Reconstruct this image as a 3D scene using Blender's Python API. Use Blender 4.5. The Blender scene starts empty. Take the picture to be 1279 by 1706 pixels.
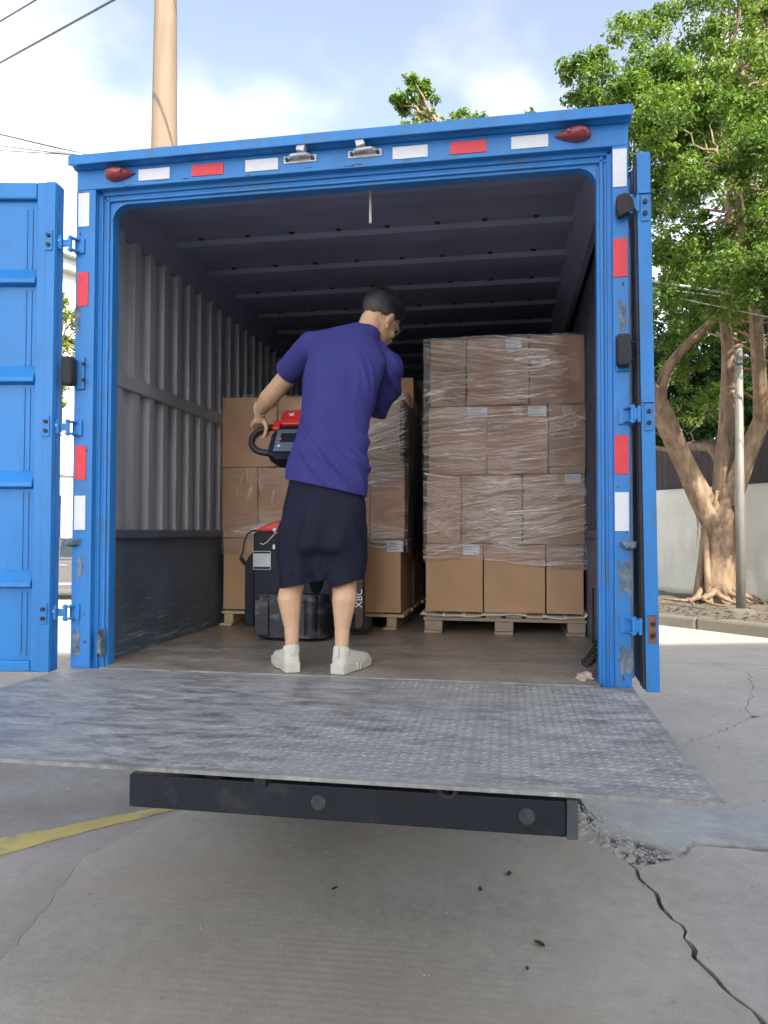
import bpy, bmesh, math, random
import numpy as np
from mathutils import Vector, Matrix, Euler
from mathutils.geometry import tessellate_polygon

rnd = random.Random(7)
C = bpy.context.scene.collection
scn = bpy.context.scene
R_ = math.radians

# ------------------------------------------------------------------ camera
CAM = np.array([0.71252604, -2.92459698, 1.59271381])
CR = np.array([0.98575146, 0.16819127, 0.00240062])
CU = np.array([0.00215861, -0.02691936, 0.99963528])
CF = np.array([-0.16819455, 0.98538675, 0.02689885])
FPX = 1210.64
cam_d = bpy.data.cameras.new('camera')
cam = bpy.data.objects.new('camera', cam_d)
C.objects.link(cam)
cam_d.sensor_fit = 'HORIZONTAL'
cam_d.sensor_width = 36
cam_d.lens = 36 * FPX / 1279
cam_d.clip_end = 2000
cam_d.clip_start = 0.05
M = Matrix.Identity(4)
for i in range(3):
    M[i][0] = CR[i]; M[i][1] = CU[i]; M[i][2] = -CF[i]; M[i][3] = CAM[i]
cam.matrix_world = M
scn.camera = cam

# ------------------------------------------------------------------ sky, sun, exposure
SUN_EL, SUN_AZ = 38.0, 148.0         # degrees; azimuth clockwise from +y (sun behind the camera)
w = bpy.data.worlds.new('World'); scn.world = w
w.use_nodes = True
nt = w.node_tree; nt.nodes.clear()
N = nt.nodes.new; L = nt.links.new
out = N('ShaderNodeOutputWorld'); bg = N('ShaderNodeBackground'); bg.inputs[1].default_value = 0.15
sky = N('ShaderNodeTexSky'); sky.sky_type = 'NISHITA'; sky.sun_disc = False
sky.sun_elevation = R_(SUN_EL); sky.sun_rotation = R_(SUN_AZ)
sky.dust_density = 2.0; sky.ozone_density = 1.5; sky.air_density = 1.0
tc = N('ShaderNodeTexCoord')
sep = N('ShaderNodeSeparateXYZ'); L(tc.outputs['Generated'], sep.inputs[0])
addz = N('ShaderNodeMath'); addz.operation = 'ADD'; addz.inputs[1].default_value = 0.30; L(sep.outputs['Z'], addz.inputs[0])
absz = N('ShaderNodeMath'); absz.operation = 'MAXIMUM'; absz.inputs[1].default_value = 0.08; L(addz.outputs[0], absz.inputs[0])
div = N('ShaderNodeVectorMath'); div.operation = 'DIVIDE'
cmb = N('ShaderNodeCombineXYZ')
for k in range(3): L(absz.outputs[0], cmb.inputs[k])
L(tc.outputs['Generated'], div.inputs[0]); L(cmb.outputs[0], div.inputs[1])
mp = N('ShaderNodeMapping'); mp.inputs['Location'].default_value = (3.1, 7.4, 0.0); mp.inputs['Scale'].default_value = (2.2, 2.2, 1.0)
L(div.outputs[0], mp.inputs[0])
nz = N('ShaderNodeTexNoise'); nz.inputs['Scale'].default_value = 1.0; nz.inputs['Detail'].default_value = 9; nz.inputs['Roughness'].default_value = 0.52
L(mp.outputs[0], nz.inputs['Vector'])
# more cloud towards the horizon
el = N('ShaderNodeMapRange'); el.inputs['From Min'].default_value = 0.15; el.inputs['From Max'].default_value = 0.75
el.inputs['To Min'].default_value = 0.17; el.inputs['To Max'].default_value = -0.04; L(sep.outputs['Z'], el.inputs['Value'])
sm = N('ShaderNodeMath'); sm.operation = 'ADD'; L(nz.outputs['Fac'], sm.inputs[0]); L(el.outputs[0], sm.inputs[1])
rp = N('ShaderNodeValToRGB'); rp.color_ramp.elements[0].position = 0.52; rp.color_ramp.elements[1].position = 0.74
rp.color_ramp.elements[0].color = (0, 0, 0, 1); rp.color_ramp.elements[1].color = (1, 1, 1, 1); rp.color_ramp.interpolation = 'EASE'
# the cumulus banks seen over the truck: each a soft patch of sky, broken up by the noise
acc = sm.outputs[0]
for (px, py, rad, wt) in ((20, 130, 85, .055), (120, 255, 115, .07), (400, 165, 90, .065), (470, 240, 90, .07), (840, 185, 60, .08), (0, 350, 180, .11), (300, 310, 120, .06)):
    dv = CF * FPX + CR * (px - 639.5) - CU * (py - 853.0); dv = dv / np.linalg.norm(dv)
    dt = N('ShaderNodeVectorMath'); dt.operation = 'DOT_PRODUCT'; L(tc.outputs['Generated'], dt.inputs[0]); dt.inputs[1].default_value = dv
    mr_ = N('ShaderNodeMapRange'); mr_.interpolation_type = 'SMOOTHSTEP'
    mr_.inputs['From Min'].default_value = math.cos(rad * 1.25 / FPX); mr_.inputs['From Max'].default_value = math.cos(rad * .15 / FPX); mr_.inputs['To Max'].default_value = wt
    L(dt.outputs['Value'], mr_.inputs['Value'])
    ad_ = N('ShaderNodeMath'); ad_.operation = 'ADD'; L(acc, ad_.inputs[0]); L(mr_.outputs[0], ad_.inputs[1]); acc = ad_.outputs[0]
L(acc, rp.inputs[0])
mx = N('ShaderNodeMix'); mx.data_type = 'RGBA'
L(rp.outputs[0], mx.inputs['Factor']); 
hs = N('ShaderNodeHueSaturation'); hs.inputs['Saturation'].default_value = 0.66; hs.inputs['Value'].default_value = 0.72
L(sky.outputs[0], hs.inputs['Color'])
L(hs.outputs[0], mx.inputs['A'])
cl_ = N('ShaderNodeMix'); cl_.data_type = 'RGBA'; cl_.blend_type = 'ADD'; cl_.inputs['Factor'].default_value = 1.0
hs2 = N('ShaderNodeHueSaturation'); hs2.inputs['Saturation'].default_value = 0.15; hs2.inputs['Value'].default_value = 0.50; L(sky.outputs[0], hs2.inputs['Color']); gm_ = N('ShaderNodeGamma'); gm_.inputs[1].default_value = 2.0; L(hs2.outputs[0], gm_.inputs[0]); L(gm_.outputs[0], cl_.inputs['A']); cl_.inputs['B'].default_value = (0.50, 0.51, 0.55, 1)  # clouds out of view brightened towards the sun for extra fill light
L(cl_.outputs['Result'], mx.inputs['B'])
L(mx.outputs['Result'], bg.inputs[0]); L(bg.outputs[0], out.inputs[0])

sun_d = bpy.data.lights.new('sun', 'SUN'); sun_d.energy = 3.2; sun_d.angle = R_(0.6); sun_d.color = (1.0, 0.93, 0.80)
sun = bpy.data.objects.new('sun', sun_d); C.objects.link(sun)
sdir = Vector((math.sin(R_(SUN_AZ)) * math.cos(R_(SUN_EL)), math.cos(R_(SUN_AZ)) * math.cos(R_(SUN_EL)), math.sin(R_(SUN_EL))))
sun.rotation_euler = sdir.to_track_quat('Z', 'Y').to_euler()
sun.location = (0, -10, 30)
scn.view_settings.view_transform = 'Standard'
scn.view_settings.look = 'None'
scn.view_settings.gamma = 1
scn.view_settings.exposure = 1.8
scn.cycles.max_bounces = 8
scn.cycles.transparent_max_bounces = 16
scn.cycles.use_denoising = True

# ------------------------------------------------------------------ helpers
def spot(px, py, ax, v):
    """world point where the sight line of photo pixel (px,py) meets the plane  axis = v (authoring aid)"""
    d = CF * FPX + CR * (px - 639.5) - CU * (py - 853.0)
    a = 'xyz'.index(ax)
    return Vector(CAM + d * ((v - CAM[a]) / d[a]))

def G(pts, z=0.0):
    return [tuple(spot(x, y, 'z', z)[:2]) for x, y in pts]

OFF = {}
class MB:
    def __init__(s): s.v = []; s.f = []; s.mi = []; s.m = 0
    def add(s, vs, fs):
        b = len(s.v); s.v += [tuple(v) for v in vs]; s.f += [tuple(b + i for i in f) for f in fs]; s.mi += [s.m] * len(fs); return s
    def box(s, x0, x1, y0, y1, z0, z1, mtx=None):
        vs = [(x, y, z) for z in (z0, z1) for y in (y0, y1) for x in (x0, x1)]
        if mtx: vs = [mtx @ Vector(v) for v in vs]
        return s.add(vs, [(0, 2, 3, 1), (4, 5, 7, 6), (0, 1, 5, 4), (1, 3, 7, 5), (3, 2, 6, 7), (2, 0, 4, 6)])
    def cbox(s, c, d, mtx=None):
        return s.box(c[0] - d[0] / 2, c[0] + d[0] / 2, c[1] - d[1] / 2, c[1] + d[1] / 2, c[2] - d[2] / 2, c[2] + d[2] / 2, mtx)
    def tube(s, pts, rad, n=8, caps=True):
        pts = [Vector(p) for p in pts]
        if not hasattr(rad, '__len__'): rad = [rad] * len(pts)
        vs = []; fs = []; up = None
        for i, p in enumerate(pts):
            t = (pts[min(i + 1, len(pts) - 1)] - pts[max(i - 1, 0)]).normalized()
            if up is None:
                up = t.orthogonal().normalized()
            else:
                up = (up - t * up.dot(t)); up = up.normalized() if up.length > 1e-6 else t.orthogonal().normalized()
            q = t.cross(up)
            for k in range(n):
                a = 2 * math.pi * k / n
                vs.append(p + (up * math.cos(a) + q * math.sin(a)) * rad[i])
        for i in range(len(pts) - 1):
            for k in range(n):
                k2 = (k + 1) % n
                fs.append((i * n + k, i * n + k2, (i + 1) * n + k2, (i + 1) * n + k))
        if caps:
            fs.append(tuple(reversed(range(n)))); fs.append(tuple((len(pts) - 1) * n + k for k in range(n)))
        return s.add(vs, fs)
    def cyl(s, a, b, r, n=16, r2=None):
        return s.tube([a, b], [r, r if r2 is None else r2], n)
    def prism(s, poly, axis, a0, a1):
        """poly = 2-D outline; axis the extrusion axis"""
        n = len(poly)
        def P(p, a):
            if axis == 'x': return (a, p[0], p[1])
            if axis == 'y': return (p[0], a, p[1])
            return (p[0], p[1], a)
        vs = [P(p, a0) for p in poly] + [P(p, a1) for p in poly]
        fs = [(i, (i + 1) % n, n + (i + 1) % n, n + i) for i in range(n)]
        tr = tessellate_polygon([[Vector((p[0], p[1], 0)) for p in poly]])
        fs += [tuple(t) for t in tr] + [tuple(n + i for i in reversed(t)) for t in tr]
        return s.add(vs, fs)
    def build(s, name, mats, parent=None, smooth=False, local=False, bevel=0, seg=2, fixn=False):
        me = bpy.data.meshes.new(name)
        o = OFF.get(parent.name, Vector((0, 0, 0))) if parent and not local else Vector((0, 0, 0))
        me.from_pydata([(v[0] - o[0], v[1] - o[1], v[2] - o[2]) for v in s.v], [], s.f)
        if not isinstance(mats, (list, tuple)): mats = [mats]
        for m in mats: me.materials.append(m)
        if len(mats) > 1: me.polygons.foreach_set('material_index', s.mi)
        if fixn:
            bm = bmesh.new(); bm.from_mesh(me); bmesh.ops.recalc_face_normals(bm, faces=bm.faces); bm.to_mesh(me); bm.free()
        ob = bpy.data.objects.new(name, me); C.objects.link(ob)
        if smooth: me.polygons.foreach_set('use_smooth', [True] * len(me.polygons))
        if parent:
            ob.parent = parent
            OFF[ob.name] = OFF.get(parent.name, Vector((0, 0, 0))) if not local else Vector((0, 0, 0))
        if bevel:
            b = ob.modifiers.new('bevel', 'BEVEL'); b.width = bevel; b.segments = seg; b.limit_method = 'ANGLE'; b.angle_limit = R_(35)
        return ob

def thing(name, label, cat, loc=(0, 0, 0), rz=0, group=None):
    o = bpy.data.objects.new(name, None); C.objects.link(o)
    o.location = loc; o.rotation_euler = (0, 0, rz); o.empty_display_size = 0.1
    o['label'] = label; o['category'] = cat
    if group: o['group'] = group
    OFF[o.name] = Vector(loc) if rz == 0 else Vector((0, 0, 0))
    return o
def tag(o, label, cat, group=None):
    o['label'] = label; o['category'] = cat
    if group: o['group'] = group
    return o
def kind(o, k): o['kind'] = k; return o
def share(src, name, parent, loc=(0, 0, 0), rot=(0, 0, 0), scale=(1, 1, 1)):
    o = bpy.data.objects.new(name, src); C.objects.link(o); o.parent = parent
    o.location = loc; o.rotation_euler = rot; o.scale = scale
    return o

# ------------------------------------------------------------------ materials
def new_mat(name):
    m = bpy.data.materials.new(name); m.use_nodes = True
    nt = m.node_tree
    return m, nt, nt.nodes['Principled BSDF'], nt.nodes.new, nt.links.new
def noise(N, L, vec, scale, detail=4, rough=0.55, dist=0.0):
    n = N('ShaderNodeTexNoise'); n.inputs['Scale'].default_value = scale; n.inputs['Detail'].default_value = detail
    n.inputs['Roughness'].default_value = rough; n.inputs['Distortion'].default_value = dist
    L(vec, n.inputs['Vector']); return n
def ramp(N, L, fac, p0, p1, c0=(0, 0, 0, 1), c1=(1, 1, 1, 1)):
    r = N('ShaderNodeValToRGB'); r.color_ramp.elements[0].position = p0; r.color_ramp.elements[1].position = p1
    r.color_ramp.elements[0].color = c0; r.color_ramp.elements[1].color = c1
    L(fac, r.inputs[0]); return r
def mixc(N, L, fac, a, b, mode='MIX'):
    m = N('ShaderNodeMix'); m.data_type = 'RGBA'; m.blend_type = mode
    for sock, v in (('Factor', fac), ('A', a), ('B', b)):
        if hasattr(v, 'is_linked') or hasattr(v, 'links'): L(v, m.inputs[sock])
        elif sock == 'Factor': m.inputs[sock].default_value = v
        else: m.inputs[sock].default_value = (*v, 1) if len(v) == 3 else v
    return m.outputs['Result']
def coords(N, L, scale=(1, 1, 1), rot=(0, 0, 0), src='Object'):
    t = N('ShaderNodeTexCoord'); m = N('ShaderNodeMapping'); m.inputs['Scale'].default_value = scale; m.inputs['Rotation'].default_value = rot
    L(t.outputs[src], m.inputs[0]); return m.outputs[0]
def basic(name, col, rough=0.5, metal=0.0, var=0.12, scale=6.0, bump=0.0, bscale=60.0, dirt=None, dirt_p=(0.55, 0.75), dscale=3.0, stretch=(1, 1, 1), spec=0.5, coat=0.0):
    m, nt, P, N, L = new_mat(name)
    v = coords(N, L, stretch)
    n1 = noise(N, L, v, scale, 6)
    dark = tuple(c * (1 - var) for c in col); lite = tuple(min(1, c * (1 + var)) for c in col)
    r = ramp(N, L, n1.outputs['Fac'], 0.3, 0.7, (*dark, 1), (*lite, 1))
    c = r.outputs[0]
    if dirt:
        n2 = noise(N, L, v, dscale, 8, 0.62)
        r2 = ramp(N, L, n2.outputs['Fac'], *dirt_p)
        c = mixc(N, L, r2.outputs[0], c, dirt)
    L(c, P.inputs['Base Color'])
    n3 = noise(N, L, v, scale * 3, 3)
    rr = N('ShaderNodeMapRange'); rr.inputs['To Min'].default_value = max(0.02, rough - 0.1); rr.inputs['To Max'].default_value = min(1, rough + 0.1)
    L(n3.outputs['Fac'], rr.inputs['Value']); L(rr.outputs[0], P.inputs['Roughness'])
    P.inputs['Metallic'].default_value = metal; P.inputs['Specular IOR Level'].default_value = spec
    P.inputs['Coat Weight'].default_value = coat
    if bump:
        nb = noise(N, L, v, bscale, 5); b = N('ShaderNodeBump'); b.inputs['Strength'].default_value = bump; b.inputs['Distance'].default_value = 0.01
        L(nb.outputs['Fac'], b.inputs['Height']); L(b.outputs[0], P.inputs['Normal'])
    return m

BLUE = basic('blue_paint', (0.022, 0.20, 0.54), 0.40, 0, 0.10, 2.5, 0.05, 25, dirt=(0.06, 0.15, 0.30), dirt_p=(0.52, 0.74), dscale=6.0, stretch=(3, 3, 1))
BLUE_D = basic('blue_paint_door', (0.012, 0.19, 0.52), 0.40, 0, 0.08, 2.0, 0.05, 14, dirt=(0.03, 0.14, 0.34), dirt_p=(0.54, 0.80), dscale=5.0, stretch=(3, 3, 1))
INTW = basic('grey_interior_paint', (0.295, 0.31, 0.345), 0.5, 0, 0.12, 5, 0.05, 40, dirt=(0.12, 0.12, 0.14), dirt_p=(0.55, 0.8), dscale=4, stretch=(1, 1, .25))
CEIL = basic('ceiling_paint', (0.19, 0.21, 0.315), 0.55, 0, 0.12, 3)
LOWP = basic('scuffed_lower_panel', (0.085, 0.11, 0.155), 0.5, 0, 0.2, 4, 0.1, 20)
RUBBER = basic('black_rubber', (0.025, 0.025, 0.028), 0.75, 0, 0.3, 12, 0.2, 40)
REDLENS = basic('red_lens', (0.28, 0.045, 0.05), 0.35, 0, 0.15, 12, coat=0.2)
REFW = basic('white_reflective_tape', (0.74, 0.74, 0.78), 0.4, 0, 0.04, 30)
REFR = basic('red_reflective_tape', (0.72, 0.035, 0.05), 0.4, 0, 0.06, 30)
GALV = basic('galvanised_steel', (0.55, 0.55, 0.56), 0.45, 0.25, 0.15, 30)
STEELB = basic('navy_underrun_steel', (0.005, 0.009, 0.022), 0.55, 0, 0.3, 6, 0.1, 20, dirt=(0.06, 0.06, 0.062), dirt_p=(0.56, 0.8), dscale=5)
BARE = basic('peeled_paint', (0.09, 0.13, 0.18), 0.7, 0, 0.4, 30, 0.3, 60, dirt=(0.2, 0.24, 0.28), dirt_p=(0.45, 0.6), dscale=25)
RUST = basic('rusty_plate', (0.22, 0.10, 0.05), 0.8, 0, 0.3, 30, 0.3, 80)
DARKMET = basic('dark_bolt_steel', (0.03, 0.03, 0.035), 0.5, 0.5, 0.2, 20)
SKIN = basic('skin', (0.60, 0.365, 0.225), 0.5, 0, 0.06, 20, 0.06, 120)
SKIN.node_tree.nodes['Principled BSDF'].inputs['Subsurface Weight'].default_value = 0.08
SKIN.node_tree.nodes['Principled BSDF'].inputs['Subsurface Radius'].default_value = (0.02, 0.008, 0.004)
SHIRT = basic('navy_polo_fabric', (0.042, 0.040, 0.185), 0.85, 0, 0.06, 8, 0.25, 420, spec=0.25)
SHORT = basic('dark_navy_shorts_fabric', (0.006, 0.007, 0.022), 0.75, 0, 0.1, 8, 0.2, 420, spec=0.3)
HAIRM = basic('black_hair', (0.012, 0.011, 0.012), 0.6, 0, 0.3, 60, 0.5, 220)
SHOE = basic('cream_canvas', (0.62, 0.58, 0.49), 0.8, 0, 0.08, 20, 0.15, 200)
SOLE = basic('cream_rubber_sole', (0.6, 0.57, 0.47), 0.6, 0, 0.1, 30, 0.4, 120, dirt=(0.35, 0.31, 0.24), dirt_p=(0.5, 0.75), dscale=30)
BEAD = basic('bracelet_beads', (0.6, 0.45, 0.36), 0.35, 0, 0.4, 90)
JBLACK = basic('jack_black_paint', (0.008, 0.010, 0.020), 0.42, 0, 0.3, 5, 0.05, 20, spec=0.22)
JSCUFF = basic('scuffed_jack_skirt', (0.012, 0.015, 0.022), 0.5, 0, 0.3, 8, 0.2, 25, dirt=(0.13, 0.13, 0.14), dirt_p=(0.52, 0.68), dscale=7, stretch=(1, 1, 2))
JRED = basic('jack_red_plastic', (0.62, 0.035, 0.025), 0.38, 0, 0.06, 6)
JGREY = basic('jack_bluegrey_plastic', (0.07, 0.10, 0.14), 0.45, 0, 0.1, 8)
PLATE = basic('aluminium_nameplate', (0.36, 0.39, 0.41), 0.35, 0.4, 0.1, 20)
WHITE = basic('white_print', (0.75, 0.75, 0.73), 0.6, 0, 0.04, 30)
PAPER = basic('white_label_paper', (0.70, 0.71, 0.74), 0.6, 0, 0.03, 30)
INK = basic('grey_label_print', (0.28, 0.28, 0.30), 0.7, 0, 0.1, 30)
CABLEM = basic('black_cable', (0.015, 0.014, 0.014), 0.5, 0, 0.2, 20)
WIRE = basic('dark_overhead_wire', (0.03, 0.035, 0.05), 0.6, 0, 0.1, 20)
WIREW = basic('pale_overhead_cable', (0.5, 0.48, 0.45), 0.6, 0, 0.1, 20)
POLEC = basic('tan_concrete', (0.175, 0.128, 0.088), 0.85, 0, 0.14, 3, 0.15, 50, dirt=(0.125, 0.09, 0.06), dirt_p=(0.5, 0.75), dscale=2, stretch=(3, 3, .3))
POLEG = basic('galvanised_pole', (0.20, 0.19, 0.175), 0.6, 0.2, 0.12, 8, 0.05, 40, dirt=(0.13, 0.10, 0.075), dirt_p=(0.5, 0.7), dscale=4, stretch=(2, 2, .4))
WALLW = basic('white_hoarding_sheet', (0.60, 0.59, 0.54), 0.55, 0, 0.08, 1.5, 0.15, 4, dirt=(0.42, 0.40, 0.36), dirt_p=(0.5, 0.8), dscale=1.2, stretch=(1, 1, .5))
FENCED = basic('dark_brown_cladding', (0.035, 0.024, 0.026), 0.7, 0, 0.2, 3)
BARK = basic('tan_fig_bark', (0.23, 0.155, 0.10), 0.9, 0, 0.32, 7, 1.0, 22, dirt=(0.10, 0.075, 0.05), dirt_p=(0.48, 0.7), dscale=9, stretch=(1, 1, .3))
DIRT = basic('verge_dirt', (0.13, 0.105, 0.08), 0.95, 0, 0.3, 3, 0.8, 18, dirt=(0.10, 0.095, 0.07), dirt_p=(0.45, 0.65), dscale=2)
KERB = basic('old_kerb_concrete', (0.17, 0.155, 0.125), 0.9, 0, 0.3, 4, 0.8, 25, dirt=(0.09, 0.08, 0.06), dirt_p=(0.45, 0.7), dscale=2)
STUCCO = basic('white_stucco', (0.55, 0.545, 0.50), 0.8, 0, 0.05, 1.2, 0.1, 30)
CREAM = basic('cream_facade', (0.62, 0.58, 0.50), 0.8, 0, 0.08, 0.6, 0.1, 10)
GLASS = basic('dark_window_glass', (0.02, 0.028, 0.033), 0.06, 0, 0.2, 1, spec=0.8)
CARP = basic('dark_grey_car_paint', (0.11, 0.105, 0.11), 0.25, 0.3, 0.05, 3, coat=0.6)
TYRE = basic('tyre', (0.02, 0.02, 0.02), 0.85, 0, 0.2, 20)
RIM = basic('alloy', (0.4, 0.4, 0.42), 0.3, 0.8, 0.1, 10)
STONE = basic('crumbled_concrete', (0.36, 0.345, 0.32), 0.95, 0, 0.25, 14, 0.6, 60)
LEAFD = basic('dry_leaf', (0.06, 0.045, 0.03), 0.8, 0, 0.3, 60)
ROOFM = basic('grey_eave_metal', (0.45, 0.50, 0.48), 0.5, 0.2, 0.1, 3)
YELL = basic('worn_yellow_paint', (0.50, 0.38, 0.12), 0.8, 0, 0.12, 5, 0.2, 60, dirt=(0.24, 0.21, 0.15), dirt_p=(0.52, 0.72), dscale=7)
CLOTH = basic('pale_pink_rag', (0.55, 0.42, 0.36), 0.95, 0, 0.1, 20, 0.5, 60)
SHEET = basic('white_slip_sheet', (0.62, 0.57, 0.49), 0.7, 0, 0.05, 10)

def cardboard(name, col):
    m, nt, P, N, L = new_mat(name)
    v = coords(N, L)
    n1 = noise(N, L, v, 4, 5)
    r = ramp(N, L, n1.outputs['Fac'], 0.3, 0.7, tuple(c * .92 for c in col) + (1,), tuple(c * 1.06 for c in col) + (1,))
    oi = N('ShaderNodeObjectInfo')
    c = mixc(N, L, oi.outputs['Random'], r.outputs[0], r.outputs[0])
    hsv = N('ShaderNodeHueSaturation'); L(r.outputs[0], hsv.inputs['Color'])
    mr = N('ShaderNodeMapRange'); mr.inputs['To Min'].default_value = 0.88; mr.inputs['To Max'].default_value = 1.1; L(oi.outputs['Random'], mr.inputs['Value']); L(mr.outputs[0], hsv.inputs['Value'])
    L(hsv.outputs[0], P.inputs['Base Color']); P.inputs['Roughness'].default_value = 0.8
    P.inputs['Specular IOR Level'].default_value = 0.25
    wv = N('ShaderNodeTexWave'); wv.wave_type = 'BANDS'; wv.bands_direction = 'X'; wv.inputs['Scale'].default_value = 40; wv.inputs['Distortion'].default_value = 0.3
    L(v, wv.inputs['Vector'])
    nb = noise(N, L, v, 9, 4)
    ad = N('ShaderNodeMath'); ad.operation = 'MULTIPLY_ADD'; ad.inputs[1].default_value = 0.08; L(wv.outputs['Fac'], ad.inputs[0]); L(nb.outputs['Fac'], ad.inputs[2])
    b = N('ShaderNodeBump'); b.inputs['Strength'].default_value = 0.12; b.inputs['Distance'].default_value = 0.02; L(ad.outputs[0], b.inputs['Height']); L(b.outputs[0], P.inputs['Normal'])
    return m
CARD = cardboard('cardboard', (0.50, 0.30, 0.17))
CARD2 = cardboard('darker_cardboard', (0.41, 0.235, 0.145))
TAPE = basic('packing_tape', (0.40, 0.27, 0.16), 0.3, 0, 0.05, 20)
def woodm(name, col):
    m, nt, P, N, L = new_mat(name)
    v = coords(N, L, (1, 8, 8))
    n1 = noise(N, L, v, 6, 8, 0.6, 0.6)
    r = ramp(N, L, n1.outputs['Fac'], 0.3, 0.72, tuple(c * .7 for c in col) + (1,), tuple(c * 1.15 for c in col) + (1,))
    L(r.outputs[0], P.inputs['Base Color']); P.inputs['Roughness'].default_value = 0.85
    b = N('ShaderNodeBump'); b.inputs['Strength'].default_value = 0.3; b.inputs['Distance'].default_value = 0.004; L(n1.outputs['Fac'], b.inputs['Height']); L(b.outputs[0], P.inputs['Normal'])
    return m
WOODO = woodm('weathered_pallet_wood', (0.36, 0.27, 0.19))
WOODN = woodm('fresh_pallet_wood', (0.58, 0.44, 0.27))

def concrete(name, col, groove=0.0, gscale=30.0, stain=(0.2, 0.17, 0.13), sp=(0.5, 0.75), ss=0.8, spots=True):
    m, nt, P, N, L = new_mat(name)
    v = coords(N, L)
    n1 = noise(N, L, v, 1.3, 10, 0.6); n2 = noise(N, L, v, 14, 8, 0.65); n4 = noise(N, L, v, 120, 4, 0.7)
    r = ramp(N, L, n1.outputs['Fac'], 0.3, 0.7, tuple(c * .84 for c in col) + (1,), tuple(c * 1.1 for c in col) + (1,))
    r2 = ramp(N, L, n2.outputs['Fac'], 0.3, 0.7, (.86, .86, .86, 1), (1.07, 1.07, 1.07, 1))
    c = mixc(N, L, 1.0, r.outputs[0], r2.outputs[0], 'MULTIPLY')
    r4 = ramp(N, L, n4.outputs['Fac'], 0.25, 0.75, (.8, .8, .8, 1), (1.15, 1.15, 1.15, 1))
    c = mixc(N, L, 1.0, c, r4.outputs[0], 'MULTIPLY')
    n3 = noise(N, L, v, ss, 9, 0.62, 0.4)
    r3 = ramp(N, L, n3.outputs['Fac'], *sp)
    c = mixc(N, L, r3.outputs[0], c, stain)
    if spots:
        vo = N('ShaderNodeTexVoronoi'); vo.inputs['Scale'].default_value = 5.5; L(v, vo.inputs['Vector'])
        rv = ramp(N, L, vo.outputs['Distance'], 0.03, 0.075, (1, 1, 1, 1), (0, 0, 0, 1))
        gate = ramp(N, L, noise(N, L, v, 2.0, 2).outputs['Fac'], 0.52, 0.6)
        mm = N('ShaderNodeMath'); mm.operation = 'MULTIPLY'; L(rv.outputs[0], mm.inputs[0]); L(gate.outputs[0], mm.inputs[1])
        c = mixc(N, L, mm.outputs[0], c, tuple(x * 0.45 for x in col))
    L(c, P.inputs['Base Color']); P.inputs['Roughness'].default_value = 0.85; P.inputs['Specular IOR Level'].default_value = 0.3
    h = N('ShaderNodeMath'); h.operation = 'ADD'
    L(n2.outputs['Fac'], h.inputs[0]); 
    h4 = N('ShaderNodeMath'); h4.operation = 'MULTIPLY'; h4.inputs[1].default_value = 0.5; L(n4.outputs['Fac'], h4.inputs[0]); L(h4.outputs[0], h.inputs[1])
    hh = h.outputs[0]
    if groove:
        wv = N('ShaderNodeTexWave'); wv.wave_type = 'BANDS'; wv.bands_direction = 'Y'; wv.inputs['Scale'].default_value = gscale / 6.283 * 1.0
        wv.inputs['Distortion'].default_value = 1.2; wv.inputs['Detail'].default_value = 3; wv.inputs['Detail Scale'].default_value = 0.6
        v2 = coords(N, L, (0.35, 1, 1), (0, 0, R_(-9))); L(v2, wv.inputs['Vector'])
        gn = ramp(N, L, noise(N, L, v, 0.9, 4).outputs['Fac'], 0.38, 0.6)
        gm = N('ShaderNodeMath'); gm.operation = 'MULTIPLY'; L(wv.outputs['Fac'], gm.inputs[0]); L(gn.outputs[0], gm.inputs[1])
        g2 = N('ShaderNodeMath'); g2.operation = 'MULTIPLY_ADD'; g2.inputs[1].default_value = groove; L(gm.outputs[0], g2.inputs[0]); L(hh, g2.inputs[2]); hh = g2.outputs[0]
    b = N('ShaderNodeBump'); b.inputs['Strength'].default_value = 0.5; b.inputs['Distance'].default_value = 0.006; L(hh, b.inputs['Height']); L(b.outputs[0], P.inputs['Normal'])
    return m
CON1 = concrete('broomed_concrete', (0.45, 0.415, 0.36), 0.16, 49.0, stain=(0.37, 0.315, 0.26), sp=(0.42, 0.75))
CON2 = concrete('pale_concrete', (0.45, 0.415, 0.365), stain=(0.37, 0.335, 0.29), sp=(0.5, 0.8))
CON3 = concrete('crumbling_concrete', (0.44, 0.44, 0.42), stain=(0.30, 0.29, 0.28), sp=(0.5, 0.72), ss=2.5)
CON6 = concrete('patched_concrete', (0.39, 0.35, 0.315), stain=(0.32, 0.28, 0.25), sp=(0.45, 0.75))
ASPH = concrete('grey_yard_surface', (0.30, 0.275, 0.25), stain=(0.21, 0.19, 0.17), sp=(0.45, 0.75), ss=1.6)
GROUND = basic('joint_grit', (0.10, 0.092, 0.08), 0.95, 0, 0.35, 30, 0.8, 90)

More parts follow.
